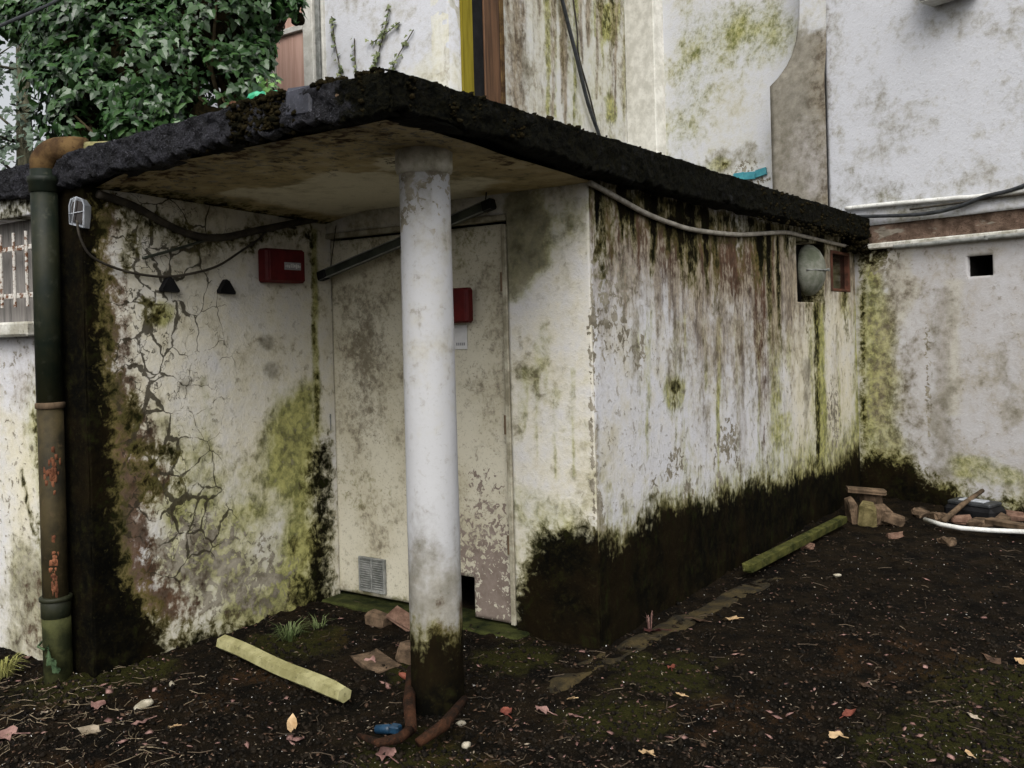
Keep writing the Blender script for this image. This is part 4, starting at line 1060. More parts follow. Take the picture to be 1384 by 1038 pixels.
# ================================================================== THINGS ON THE WALLS
# downpipe
px_, py_ = -4.335, 2.425
dp = thing('downpipe', (px_, py_, -.05), 'black-green iron downpipe with rust patches at the front corner of the outbuilding', 'pipe')
ptop = 2.36
MB().tube([(px_ + .012, py_, -.15), (px_ + .006, py_, .2), (px_ + .003, py_, .27)], .064, 20).build('pipe_foot', 'pipe_foot', dp, True)
MB().tube([(px_ + .003, py_, .27), (px_ + .001, py_, .7), (px_, py_, 1.26)], .0575, 20).build('pipe_shaft', 'pipe_lower', dp, True)
MB().tube([(px_, py_, 1.24), (px_ - .002, py_, 1.8), (px_ - .004, py_, ptop)], .060, 20).build('pipe_shaft', 'pipe_iron', dp, True)
m = MB()
for z, r_, h_ in [(.30, .066, .09), (.345, .073, .022)]: m.lathe([(r_ - .006, z - h_ / 2), (r_, z - h_ / 2 + .004), (r_, z + h_ / 2 - .004), (r_ - .006, z + h_ / 2)], (px_ + .003, py_, 0), 22)
m.build('collar', 'pipe_iron', dp, True)
m = MB(); m.lathe([(.058, 1.235), (.066, 1.24), (.066, 1.262), (.058, 1.267)], (px_, py_, 0), 22); m.build('pipe_clip', 'timber_brown', dp, True)
m = MB(); m.lathe([(.060, 2.25), (.067, 2.255), (.067, 2.295), (.072, 2.30), (.072, 2.325), (.060, 2.33)], (px_ - .004, py_, 0), 22); m.build('collar', 'pipe_iron', dp, True)
el = MB(); pts = []
for i in range(9):
    q = i / 8 * math.pi / 2
    pts.append((px_ - .004 + .0, py_ + .0 + .105 * (1 - math.cos(q)), 2.36 + .105 * math.sin(q)))
pts = [(px_ - .004, py_, 2.30), (px_ - .004, py_, 2.375)]
for i in range(1, 9):
    q = i / 8 * math.pi / 2
    pts.append((px_ - .004 + .07 * (1 - math.cos(q)), py_ + .05 * (1 - math.cos(q)), 2.375 + .075 * math.sin(q)))
pts += [(px_ + .12, py_ + .09, 2.452), (px_ + .16, py_ + .12, 2.452)]
el.tube(pts, [.058, .059] + [.063] * 8 + [.063, .056], 18).build('elbow', 'elbow', dp, True)
MB().tube([(px_ + .15, py_ + .11, 2.452), (px_ + .62, py_ + .5, 2.47)], .035, 14).build('outlet_pipe', 'timber_pole', dp, True)
for (z0, w_, h_) in [(.94, .5, .10), (.52, .3, .10), (.42, .25, .06)]:
    m = MB()
    for i in range(26):
        a = math.atan2(-py_, -px_) + random.gauss(0, w_ * .5); zz_ = z0 + random.gauss(0, h_ * .45)
        m.lump((px_ + .0505 * math.cos(a), py_ + .0505 * math.sin(a), zz_), (.012, .012, random.uniform(.012, .035)), sub=0, rough=.3)
    m.build('rust_patch', 'pipe_rust', dp, True)['kind'] = 'stuff'
rg = MB()
rgv = []
NI, NJ = 16, 10
for i in range(NI + 1):
    for j in range(NJ + 1):
        f, q = i / NI, j / NJ
        wdt_ = .035 * (1 - .55 * f) * (.7 + .5 * math.sin(f * 3.1)); n0 = float(vnoise(i * .45, j * .6, 3.3)) - .5
        rgv.append((px_ + .035 + .10 * f, py_ - .065 - .02 * math.sin(f * 3) + .03 * n0, .115 - .07 * f * f + (.5 - q) * 2 * wdt_ + .025 * n0))
rg.add(rgv, [[i * (NJ + 1) + j, i * (NJ + 1) + j + 1, (i + 1) * (NJ + 1) + j + 1, (i + 1) * (NJ + 1) + j] for i in range(NI) for j in range(NJ)])
rg.tube([(px_ - .07, py_ - .03, .135), (px_ - .03, py_ - .075, .13), (px_ + .03, py_ - .075, .125)], .005, 6)
tag(rg.build('rag', 'rag_green', None, True), 'small green rag knotted round the foot of the downpipe', 'rag')

# bulkhead lamp and its cable
lp = PF.at(103, 286, .03)
lt = thing('bulkhead_lamp', lp, 'small grey bulkhead lamp with wire guard under the slab beside the downpipe', 'lamp')
LR = rot(0, 0, .5)
poly = [(-.036, -.055), (.030, -.075), (.036, .03), (.026, .058), (0, .068), (-.026, .058), (-.036, .03)]
MB().prism([lp + LR @ Vector((x, .015, z)) for x, z in poly], LR @ Vector((0, .06, 0))).build('lamp_body', 'grey_plastic', lt)
MB().prism([lp + LR @ Vector((x * .8, .008, z * .8)) for x, z in poly], LR @ Vector((0, .009, 0))).build('lens', 'glass_dark', lt)
m = MB()
pl3 = [lp + LR @ Vector((x, .004, z)) for x, z in poly]; m.tube(pl3 + [pl3[0]], .0035, 6)
m.tube([lp + LR @ Vector((-.036, -.002, -.01)), lp + LR @ Vector((.034, -.002, .0))], .0025, 6); m.tube([lp + LR @ Vector((.0, -.003, .066)), lp + LR @ Vector((-.02, -.003, -.058))], .0025, 6)
m.build('wire_guard', 'grey_plastic', lt, True)
def wire(name, P, px, off, r_, mat, label, cat='cable', sub=6, seg=6, ext=None):
    pts = [P.at(u, v, off) for u, v in px]
    if ext: pts.append(P.pt(ext[0], ext[1], off))
    out = []
    for i in range(len(pts) - 1):
        p0, p1, p2, p3 = pts[max(i - 1, 0)], pts[i], pts[i + 1], pts[min(i + 2, len(pts) - 1)]
        for q in range(sub):
            t_ = q / sub
            out.append(.5 * ((2 * p1) + (p2 - p0) * t_ + (2 * p0 - 5 * p1 + 4 * p2 - p3) * t_ ** 2 + (3 * p1 - p0 - 3 * p2 + p3) * t_ ** 3))
    out.append(pts[-1])
    return tag(MB().tube(out, r_, seg).build(name, mat, None, True), label, cat)
wire('cable', PL, [(104, 298), (108, 320), (122, 345), (150, 360), (185, 370), (225, 374), (262, 369), (295, 359), (325, 340), (352, 322)], .02, .0065, 'cable_dark', 'sagging dark cable from the bulkhead lamp to the red box')
wire('rod', PL, [(193, 349), (240, 336), (290, 321)], .02, .008, 'dark_green_metal', 'thin dark rod slanting up the cracked wall to the ceiling', 'rod')
wire('ceiling_edge_strip', PL, [(132, 262), (180, 278), (225, 303), (262, 318), (300, 321), (345, 312), (395, 302), (428, 296)], .03, .020, 'cable_dark', 'dark strip added for the sagging ceiling edge above the cracked wall', seg=8)  # dark tube added in place of the dark sagging edge of the ceiling
for u, v, lab in [(225, 386, 'black triangular hook under the sagging cable, left one of the pair'), (302, 389, 'black triangular hook nearer the red box, right one of the pair')]:
    p = PL.at(u, v); ds = .034
    pr = [PL.pt((p - PL.p).dot(PL.d) + x, p.z + z) for x, z in ((-.046, -.030), (.050, -.036), (.052, -.024), (.014, .034), (-.004, .044), (-.016, .030), (-.046, -.016))]
    o = MB().prism([q + PL.n * .002 for q in pr], PL.n * .035).build('triangular_hook', 'black_plastic'); tag(o, lab, 'hook', 'black triangular hooks on the cracked wall')

# red boxes
def rbox(P, u0, v0, u1, v1, depth, name, label, mat, dark=False):
    a, z1 = P.sz(u0, v0); b, z0 = P.sz(u1, v1)
    s_, w_, z, h_ = (a + b) / 2, abs(b - a), (z0 + z1) / 2, abs(z1 - z0)
    t_ = thing(name, P.pt(s_, z0, .01), label, 'box')
    sz = (depth, w_, h_) if abs(P.n.x) > .5 else (w_, depth, h_)
    MB().box(P.pt(s_, z, depth / 2 + .004), sz, None, .012).build('casing', mat, t_)
    return t_, s_, z, w_, h_
t_, s_, z, w_, h_ = rbox(PL, 346, 336, 400, 384, .08, 'alarm_box', 'red metal alarm box with grey label under the ceiling on the cracked wall', 'red_box')
MB().box(PL.pt(s_, z, .089), (.012, w_ * .90, h_ * .9), None, .005).build('lid', 'red_box', t_)
MB().box(PL.pt(s_ + w_ * .12, z - .002, .0965), (.003, w_ * .42, h_ * .22)).build('label_plate', 'print_grey', t_)
m = MB()
for i in range(9): m.box(PL.pt(s_ + w_ * (-.06 + .045 * i), z - .002 + random.uniform(-.004, .004), .099), (.002, w_ * random.uniform(.015, .035), h_ * random.uniform(.05, .13)))
m.build('lettering', 'paper', t_)
t_, s_, z, w_, h_ = rbox(PD, 600, 391, 642, 436, .06, 'fire_box', 'plain dark red box on the right door leaf half behind the column', 'red_box_dark')
MB().box(PD.pt(s_, z, .068), (w_ * .9, .01, h_ * .92), None, .004).build('lid', 'red_box_dark', t_)
a, z1 = PD.sz(598, 440); b, z0 = PD.sz(628, 472)
t_ = thing('paper_notice', PD.pt((a + b) / 2, z0, .002), 'white paper notice on the door just below the dark red box', 'notice')
MB().box(PD.pt((a + b) / 2, (z0 + z1) / 2, -.024), (b - a, .004, z1 - z0)).build('sheet', 'paper', t_)
m = MB()
for i in range(5): m.box(PD.pt(b - .018 - .013 * i, z0 + .028, -.0215), (.009, .001, .016))
m.build('lettering', 'print_grey', t_)

# strip light batten slanting across the doors
A_, B_ = PD.at(433, 374, .10), PD.at(667, 275, .10)
t_ = thing('strip_light', A_, 'dark green strip light batten hanging aslant in front of the double door', 'light fitting')
Rm = along(A_, B_); L_ = (B_ - A_).length; mid_ = (A_ + B_) / 2
MB().box(mid_, (L_, .035, .052), Rm, .006).build('batten', 'dark_green_metal', t_)
MB().box(mid_ + Rm @ Vector((0, -.02, -.024)), (L_ - .01, .012, .005), Rm).build('lower_rim', 'grey_metal', t_)
MB().box(mid_ + Rm @ Vector((0, -.02, .026)), (L_ - .02, .010, .004), Rm).build('upper_rim', 'grey_metal', t_)
for sgn in (-1, 1): MB().box(mid_ + Rm @ Vector((sgn * (L_ / 2 - .03), -.004, 0)), (.07, .052, .058), Rm, .008).build('end_cap', 'black_plastic', t_)
m = MB(); m.tube([B_ + Vector((-.05, .0, .02)), B_ + Vector((-.05, .02, .12))], .004, 6); m.build('hanger_wire', 'cable_dark', t_, True); m = MB(); m.tube([A_ + Vector((.08, .0, .02)), A_ + Vector((.08, .06, .30))], .003, 6); m.build('hanger_wire', 'cable_dark', t_, True)

# grey conduit sagging along the long wall
wire('conduit', PR, [(797, 247), (830, 265), (870, 287), (905, 301), (940, 311), (1000, 317), (1060, 314), (1085, 319), (1115, 326), (1145, 333), (1164, 338)], .025, .015, 'cable_grey', 'grey conduit sagging along the top of the long streaked wall', 'conduit', seg=8)
wire('cable', PL, [(352, 322), (360, 312), (365, 305), (400, 308)], .025, .007, 'cable_dark', 'short dark cable rising from the red alarm box to the ceiling')

# cables and conduits on the house wall
wire('conduit', PU, [(1143, 282), (1200, 276), (1290, 268), (1390, 257)], .03, .022, 'conduit_white', 'white conduit along the house wall above the bare brick course', 'conduit', ext=(4.9, 2.56))
wire('cable', PU, [(1150, 293), (1240, 290), (1290, 281), (1330, 266), (1395, 246)], .05, .018, 'cable_black', 'thick black cable curving up across the house wall above the bricks', ext=(2.3, 2.92))
wire('cable', PU, [(1230, 283), (1290, 275), (1384, 262)], .035, .010, 'cable_dark', 'thin dark cable between the white conduit and the thick black cable', ext=(4.9, 2.53))
wire('conduit', PE, [(1208, 334), (1250, 330), (1330, 322), (1395, 316)], .09, .020, 'grey_metal', 'grey metal conduit tucked below the white ledge of the house wall', 'conduit', ext=(4.9, 2.13))
wire('cable', PT, [(755, -20), (766, 25), (780, 80), (795, 140), (812, 190), (822, 236)], .06, .021, 'cable_black', 'thick black cable dropping down the streaked wall to the roof')
wire('cable', PT, [(772, -20), (780, 40), (782, 75), (797, 130), (812, 192), (824, 238)], .04, .010, 'cable_dark', 'thin grey cable kinked beside the thick black one')
ca0 = cam.location + ray(-40, 52) * 5.5; ca1 = cam.location + ray(140, -32) * 7.5
tag(MB().tube([ca0, (ca0 + ca1) / 2 + Vector((0, 0, -.02)), ca1], .011, 6).build('overhead_cable', 'cable_black', None, True), 'black overhead cable crossing the sky in the top left corner', 'cable')

# teal tiles left on the wall
A3, B3 = P3.at(993, 236), P3.at(1038, 236)
t_ = thing('tile_strip', A3, 'row of three teal glazed tiles on the house wall left of the chimney', 'tiles')
s0, s1 = P3.sz(993, 236)[0], P3.sz(1038, 236)[0]; zt0, zt1 = P3.sz(1015, 241)[1], P3.sz(1015, 231)[1]
for i in range(3):
    w_ = (s1 - s0) / 3
    MB().box(P3.pt(s0 + w_ * (i + .5), (zt0 + zt1) / 2 - .012 * (i == 1), .02), (w_ - .006, .02, zt1 - zt0), RE @ rot(0, [.03, .08, -.12][i], 0), .003).build('tile', 'teal_tile', t_)
# pale box high on the wall
q = PU.at(1293, -6)
t_ = thing('wall_box', q, 'pale box fixed high on the white house wall, cut off by the top edge', 'box')
MB().box(q + PU.n * .12 + Vector((0, 0, .12)), (.42, .24, .30), RE, .012).build('casing', 'conduit_white', t_)
MB().box(q + PU.n * .12 + Vector((0, 0, -.035)), (.40, .20, .012), RE).build('drip_tray', 'frame_white', t_)

# ================================================================== THINGS ON THE ROOF
PQ = Plane((-3, 2.53), (1, 0))
p = PQ.at(343, 141)
t_ = thing('plastic_bottle', p, 'crushed green plastic bottle lying on the roof edge', 'bottle')
m = MB(); m.tube([p + Vector((-.05, .02, .0)), p + Vector((-.03, .01, .012)), p + Vector((.0, 0, .022)), p + Vector((.03, 0, .028)), p + Vector((.045, 0, .032))], [.014, .022, .026, .022, .010], 10); m.build('bottle_body', 'green_plastic', t_)
MB().tube([p + Vector((.045, 0, .032)), p + Vector((.06, 0, .034))], .010, 8).build('bottle_neck', 'green_plastic', t_)
m = MB(); m.lathe([(.018, 0), (.020, .004), (.020, .018), (.023, .02), (.023, .028), (.018, .03)], PQ.at(373, 134), 14)
tag(m.build('bottle_cap', 'green_plastic', None, True), 'dark green round plastic lid beside the crushed bottle', 'lid')
tag(MB().lump(PQ.at(316, 146), (.032, .03, .026), sub=4, rough=.25).build('moss_ball', 'brown_ball', None, True), 'brown mossy clod sitting on the roof edge left of the bottle', 'clod')

# leaf helpers ------------------------------------------------------
IVY = [(0, -.05), (.30, -.22), (.50, .05), (.30, .22), (.26, .50), (0, .95), (-.26, .50), (-.30, .22), (-.50, .05), (-.30, -.22)]
def ivy_leaf_geo(bend=.25):
    vs = [Vector((0, .25, 0))] + [Vector((x, y, -bend * abs(x) - .25 * max(0, y - .3) ** 2)) for x, y in IVY]
    fs = [[0, i + 1, (i + 1) % 10 + 1] for i in range(10)]
    return vs, fs
LV = np.array([tuple(v) for v in ivy_leaf_geo()[0]]); LF = np.array(ivy_leaf_geo()[1])
def frames(n, out, droop=.6):
    """leaf frames: normals lean outwards and up, tips hang down"""
    N = out + RNG.normal(0, .45, (n, 3)) + np.array([0, 0, .35]); N /= np.linalg.norm(N, axis=1)[:, None]
    T = np.array([0, 0, -1.0]) * droop + RNG.normal(0, .5, (n, 3)); T -= (T * N).sum(1)[:, None] * N; T /= np.linalg.norm(T, axis=1)[:, None]
    return np.cross(T, N), T, N
def leaf_mesh(name, pos, out, size, mat, parent, droop=.6):
    n = len(pos); Xa, T, N = frames(n, out, droop)
    sz = size[:, None, None]
    W_ = pos[:, None, :] + sz * (LV[None, :, 0:1] * Xa[:, None, :] + LV[None, :, 1:2] * T[:, None, :] + LV[None, :, 2:3] * N[:, None, :])
    F_ = (np.arange(n)[:, None, None] * len(LV) + LF[None]).reshape(-1, 3)
    rnd = np.repeat(RNG.random(n), len(LV))
    return link_mesh(name, W_.reshape(-1, 3), F_.tolist(), mat, parent, False, {'rnd': rnd})

# ivy mass ----------------------------------------------------------
def cpt(u, v, dist): a = ray(u, v); return np.array(cam.location + a * dist)
ivy = thing('ivy_tree', (-6.6, 5.9, 0), 'dense dark green ivy mass growing up behind the flat roof', 'ivy')
blobs = []
for u, v, d, r_ in [(120, 40, 8.2, .55), (200, 90, 8.0, .6), (280, 40, 8.2, .6), (318, 110, 8.0, .36), (120, 130, 8.0, .5), (210, 150, 7.9, .45), (78, 90, 8.2, .30), (160, -40, 8.3, .6), (280, -50, 8.4, .6), (352, 0, 8.2, .30), (350, 60, 8.2, .16), (70, 10, 8.4, .40), (15, 20, 8.3, .16), (100, 170, 7.8, .24), (270, 160, 7.8, .30), (345, 85, 8.1, .16), (240, 175, 7.6, .22), (180, 180, 7.6, .22), (380, -8, 8.2, .16), (396, 12, 8.2, .10), (20, -40, 8.4, .35)]:
    blobs.append((cpt(u, v, d), r_))
P_, O_ = [], []
vc = np.array((-float(fw.x), -float(fw.y), .25))
for c, r_ in blobs:
    n = int(4300 * r_ ** 2) + 90
    d = RNG.normal(size=(n, 3)); d /= np.linalg.norm(d, axis=1)[:, None]
    rad = r_ * (1 - .55 * RNG.random(n) ** 2) * (0.75 + .5 * fbm(d[:, 0] * 2 + c[0], d[:, 1] * 2, d[:, 2] * 2, 7, 3))
    P_.append(c + d * rad[:, None]); O_.append(d + .35 * vc)
P_ = np.concatenate(P_); O_ = np.concatenate(O_)
P_[:, 2] += .05 * RNG.normal(size=len(P_))
gap = fbm(P_[:, 0] * 3.2, P_[:, 1] * 3.2, P_[:, 2] * 3.2, 17, 3)
kp = (gap > .45) | (RNG.random(len(P_)) < .10)
P_, O_ = P_[kp], O_[kp]
S_ = .045 + .065 * RNG.random(len(P_)) ** 1.3
depth = np.linalg.norm(P_ - np.array([0, 0, HC]), axis=1)
order = np.argsort(depth / S_)
big300 = order[:280]; rest = order[280:]
fo = leaf_mesh('foliage', P_[rest], O_[rest], S_[rest], 'ivy_leaf', ivy); fo['kind'] = 'stuff'
lm = []
for q in range(6):
    me = bpy.data.meshes.new('leaf'); me.from_pydata(LV.tolist(), [], LF.tolist()); me.materials.append(MAT['ivy_leaf'])
    at = me.attributes.new('rnd', 'FLOAT', 'POINT'); at.data.foreach_set('value', np.full(len(LV), q / 5, np.float32)); lm.append(me)
Xa, T_, N_ = frames(len(big300), O_[big300])
ipi = Matrix.Translation(-ivy.location)
for i, q in enumerate(big300):
    o = bpy.data.objects.new('leaf', lm[i % 6]); C.objects.link(o); o.parent = ivy; o.matrix_parent_inverse = ipi
    mt = Matrix((Vector(Xa[i]), Vector(T_[i]), Vector(N_[i]))).transposed().to_4x4() @ Matrix.Scale(float(S_[q]), 4); mt.translation = Vector(P_[q]); o.matrix_basis = mt
sm_ = MB()
for i in range(26):
    c, r_ = blobs[i % 6]
    b0 = Vector((c[0] + random.uniform(-.3, .3), c[1] + random.uniform(.2, .6), c[2] - 1.2)); b1 = Vector(c) + Vector([random.uniform(-.5, .5) * r_ for _ in range(3)])
    mdl = b0.lerp(b1, .6) + Vector((random.uniform(-.15, .15), random.uniform(-.15, .15), 0))
    sm_.tube([b0, mdl, b1], [.035, .022, .008], 6)
sm_.build('stems', 'stem', ivy, True)
# dark solid lumps added inside the ivy, standing in for its shaded depth
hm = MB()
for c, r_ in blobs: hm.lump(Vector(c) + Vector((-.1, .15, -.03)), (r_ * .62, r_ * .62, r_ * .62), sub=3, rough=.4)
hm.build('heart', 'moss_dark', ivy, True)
# house wall hidden behind the ivy is continued by PW; young plant and climbing strands
p = PQ.shift(0).at(360, 120) * 1.0
p = Plane((-3, 4.6), (1, 0)).at(360, 122)
t_ = thing('seedling', p, 'bright green seedling on the roof below the pink shutter', 'plant')
n = 26; pos = np.array(p) + RNG.normal(0, 1, (n, 3)) * np.array([.035, .035, .05]) + np.array([0, 0, .05])
leaf_mesh('leaves', pos, RNG.normal(0, .4, (n, 3)) + vc, RNG.uniform(.035, .06, n), 'ivy_young', t_, 1.0)
MB().tube([p + Vector((0, 0, -.3)), p + Vector((.01, 0, .08))], .006, 5).build('stem', 'stem', t_)
def vine(px, label, dens=1.0):
    pts = [PW.at(u, v, .02) for u, v in px]
    t_ = thing('climbing_vine', pts[0], label, 'vine', 'vines climbing the white wall')
    MB().tube(pts, .005, 5).build('stem', 'stem', t_)
    L_ = sum((pts[i + 1] - pts[i]).length for i in range(len(pts) - 1)); n = int(L_ * 55 * dens)
    pos = []
    for i in range(n):
        f = random.random() * (len(pts) - 1); a = int(f); pos.append(np.array(pts[a].lerp(pts[a + 1], f - a)) + RNG.normal(0, .014, 3) + np.array([0, -.015, 0]))
    leaf_mesh('leaves', np.array(pos), np.tile(np.array([.1, -1, .1]), (n, 1)), RNG.uniform(.028, .05, n), 'vine_leaf', t_)
vine([(463, 118), (459, 90), (452, 55), (448, 22)], 'thin vine strand at the left end of the white wall', 1.0)
vine([(480, 115), (480, 85), (479, 52)], 'short faint vine strand second from the left on the white wall', .7)
vine([(495, 112), (508, 82), (512, 70), (520, 42), (526, 8)], 'tallest vine strand reaching the top of the white wall', 1.1)
vine([(525, 105), (538, 75), (550, 55), (559, 40)], 'rightmost vine strand leaning right on the white wall', 1.0)
vine([(508, 108), (507, 90), (511, 72)], 'short bushy vine strand at the foot of the tallest one', 1.5)
t_ = vine([(500, 60), (522, 45), (540, 30)], 'side shoot crossing right off the tallest vine strand', .9)

# slim tree and hedge scraps against the sky at far left
def tree(u, v0, dist, top, label, r0=.11):
    b = cpt(u, 225, dist); b = Vector((b[0], b[1], 0)); t_ = thing('slim_tree', b, label, 'tree', 'trees against the sky')
    m = MB(); m.tube([b, b + Vector((.03, 0, top * .5)), b + Vector((-.03, .05, top))], [r0, r0 * .85, r0 * .45], 9)
    tips = []
    for i in range(26):
        z = random.uniform(2.0, top); a = random.uniform(0, 6.28); L_ = random.uniform(.4, 1.1)
        s_ = b + Vector((0, 0, z)); e = s_ + Vector((math.cos(a) * L_, math.sin(a) * L_, random.uniform(-.1, .6)))
        mdl = s_.lerp(e, .5) + Vector((0, 0, random.uniform(-.05, .15)))
        m.tube([s_, mdl, e], [.022, .012, .004], 5); tips += [s_.lerp(e, random.random()) for _ in range(12)] + [e] * 5
    m.build('trunk', 'bark', t_, True)
    pos = np.array([tuple(q) for q in tips for _ in range(3)]) + RNG.normal(0, .10, (len(tips) * 3, 3))
    leaf_mesh('crown', pos, RNG.normal(0, .6, (len(pos), 3)) + vc, RNG.uniform(.05, .10, len(pos)), 'far_leaf', t_)
tree(32, 60, 11.5, 6.5, 'slim bare-trunked tree against the pale sky left of the ivy', .12)
tree(-25, 60, 14, 6.0, 'far thin twiggy tree at the left edge behind the slim tree', .07)

# ================================================================== THINGS ON THE GROUND
def ground_pt(u, v): q = gat(u, v, -.02); return Vector((q.x, q.y, gh(q)))
a, b = gat(302, 868, .02), gat(466, 940, .02)
Rm = along(a, b); L_ = (b - a).length + .02; m = MB()
sec = [(.043 * math.cos(q * math.pi / 3 + .3), .038 * math.sin(q * math.pi / 3 + .3)) for q in range(6)]
ring = []
for f in np.linspace(0, 1, 14):
    sc_ = 1.0 if f < .98 else .86
    for (y, z) in sec: ring.append(a.lerp(b, f) + Rm @ Vector((0, y * sc_, z * sc_ + .004 * math.sin(f * 9))))
m.add(ring, [[i * 6 + k_, i * 6 + (k_ + 1) % 6, (i + 1) * 6 + (k_ + 1) % 6, (i + 1) * 6 + k_] for i in range(13) for k_ in range(6)] + [list(range(6))[::-1], [78 + k_ for k_ in range(6)]])
tag(m.build('timber_post', 'timber_pole'), 'pale yellow-green timber post lying on the soil in front of the left wall', 'post')
a, b = gat(1010, 768, .03), gat(1140, 701, .03)
tag(MB().box((a + b) / 2, ((b - a).length, .065, .055), along(a, b), .010, .006).build('mossy_beam', 'beam_green'), 'mossy green timber beam lying along the foot of the long wall', 'beam')
# rubble heap in the corner
def rock(u, v, size, rz, mat, name, label, cat, lift=0.0, tilt=(0, 0), jit=.012, grp=None):
    q = ground_pt(u, v); c = q + Vector((0, 0, size[2] * .42 + lift))
    return tag(MB().box(c, size, rot(tilt[0], tilt[1], rz), min(size) * .22, jit).build(name, mat), label, cat, grp)
G1 = 'rubble heap in the far corner'
rock(1153, 703, (.08, .15, .19), .5, 'rubble', 'brick_piece', 'upright brown brick piece at the left of the rubble heap', 'brick', 0, (.1, -.15), grp=G1)
o = rock(1172, 706, (.13, .12, .20), .4, 'rubble_mossy', 'mossy_block', 'mossy yellow block standing at the front of the rubble heap', 'block', 0, (.12, .1), grp=G1)
rock(1190, 703, (.13, .12, .16), .9, 'rubble', 'brick_piece', 'reddish brick piece right of the mossy block', 'brick', 0, (.2, .2), grp=G1)
rock(1208, 705, (.16, .12, .10), .2, 'rubble', 'brick_piece', 'low brick lump at the right end of the rubble heap', 'brick', 0, (0, .3), grp=G1)
rock(1178, 692, (.16, .15, .18), .2, 'rubble', 'brick_piece', 'brick piece at the back of the rubble heap', 'brick', .05, (.2, 0), grp=G1)
q = ground_pt(1172, 695)
tag(MB().box(q + Vector((0, 0, .22)), (.30, .12, .035), rot(0, .10, .35), .008, .008).build('flat_slab', 'timber_brown'), 'flat brown slab lying on top of the rubble heap', 'slab', G1)
for i, (u, v, s_, lab) in enumerate([(1092, 738, .06, 'small pink brick chip against the mossy beam'), (1245, 697, .10, 'brick chip left of the white strip'), (1268, 700, .11, 'brick chip under the leaning stick'), (1300, 706, .11, 'brick chip in front of the black case'), (1325, 708, .12, 'flat brick chip below the black case'), (1352, 704, .10, 'brick chip right of the black case'), (1372, 700, .11, 'brick chip at the right edge by the wall'), (1275, 730, .06, 'small orange brick chip on the bare soil'), (1283, 733, .07, 'second small orange brick chip beside it on the soil'), (1210, 722, .08, 'brick chip fallen in front of the heap')]):
    rock(u, v, (s_ * 1.3, s_, s_ * .6), i * 1.1, 'rubble' if i % 3 else 'brick_red', 'brick_chip', lab, 'brick', 0, (.15, .1), .012, 'brick chips scattered by the far wall')
# black plastic case
q = ground_pt(1316, 699)
t_ = thing('plastic_case', q, 'black plastic case lying against the house wall at right', 'case')
MB().box(q + Vector((0, .05, .055)), (.40, .24, .13), RE, .03).build('case_body', 'black_plastic', t_)
MB().box(q + Vector((0, .05, .135)), (.34, .20, .035), RE, .012).build('case_lid', 'cable_black', t_)
MB().box(q + Vector((0, .03, .157)), (.20, .10, .012), RE, .004).build('case_handle', 'grey_plastic', t_)
a, b = gat(1275, 704, .02), PE.at(1328, 663, .12)
tag(MB().tube([a, (a + b) / 2 + Vector((0, 0, .012)), b], [.022, .02, .017], 8).build('stick', 'timber_brown', None, True), 'brown stick leaning over the black case', 'stick')
pts = [gat(u, v, .02) for u, v in [(1250, 702), (1272, 709), (1300, 714), (1340, 717), (1395, 719)]]
tag(MB().tube(pts, .017, 8).build('plastic_strip', 'conduit_white', None, True), 'thin white plastic strip curving over the soil at right', 'strip')
a, b = gat(1335, 703, .04), gat(1400, 715, .04)
tag(MB().box((a + b) / 2, ((b - a).length, .09, .04), along(a, b), .006, .004).build('plank', 'timber_brown'), 'short brown plank behind the white strip at the right edge', 'plank')

# by the door and column
rock(512, 842, (.155, .09, .075), -.15, 'rubble', 'loose_brick', 'loose brown brick below the left door leaf', 'brick', 0, (0, 0), .005)
q = ground_pt(545, 846); tag(MB().box(q + Vector((0, 0, .05)), (.16, .10, .02), rot(.3, .45, .2), .004, .004).build('roof_tile', 'brick_red'), 'red tile fragment leaning behind the column', 'tile')
rock(508, 893, (.26, .13, .035), -.3, 'rubble', 'flat_stone', 'flat brown stone sunk in the soil left of the column', 'stone', -.01, (0, .05), .012)
rock(553, 892, (.09, .11, .10), .3, 'rubble', 'loose_stone', 'upright stone touching the left side of the column', 'stone', 0, (0, .1), .01)
q = ground_pt(548, 916); tag(MB().lump(q + Vector((0, 0, .012)), (.035, .016, .015), rot(0, .3, .4), 2, .2).build('orange_chip', 'leaf_red', None, True), 'orange curled chip beside the foot of the column', 'chip')
# rusty roots at the column foot
def root(px, r_, name, mat, label, cat, z=.02):
    pts = [gat(u, v, z + dz) for u, v, dz in px]
    return tag(MB().tube(pts, r_, 9).build(name, mat, None, True), label, cat)
root([(556, 905, .02), (553, 950, .03), (556, 985, .01)], [.022, .026, .022], 'rusty_pipe', 'rusty_dark', 'short rusty pipe stub in front of the column foot', 'pipe')
root([(628, 945, .02), (600, 980, .025), (565, 1004, .0)], [.016, .024, .018], 'fallen_root', 'rusty_dark', 'dark root curving forward from the right of the column foot', 'root')
root([(556, 985, .0), (540, 998, .02), (512, 1004, .015), (485, 994, .0)], [.020, .020, .016, .010], 'fallen_root', 'rusty_dark', 'dark root curling left around the blue plastic piece', 'root')
q = ground_pt(524, 990)
t_ = thing('plastic_connector', q, 'blue plastic connector lying in the soil before the column', 'connector')
MB().tube([q + Vector((-.05, -.01, .02)), q + Vector((.0, .0, .028)), q + Vector((.015, .003, .03))], [.017, .019, .018], 10).build('sleeve', 'blue_plastic', t_, True)
MB().box(q + Vector((.035, .006, .034)), (.045, .04, .032), rot(0, 0, .2), .006).build('head', 'blue_plastic', t_)

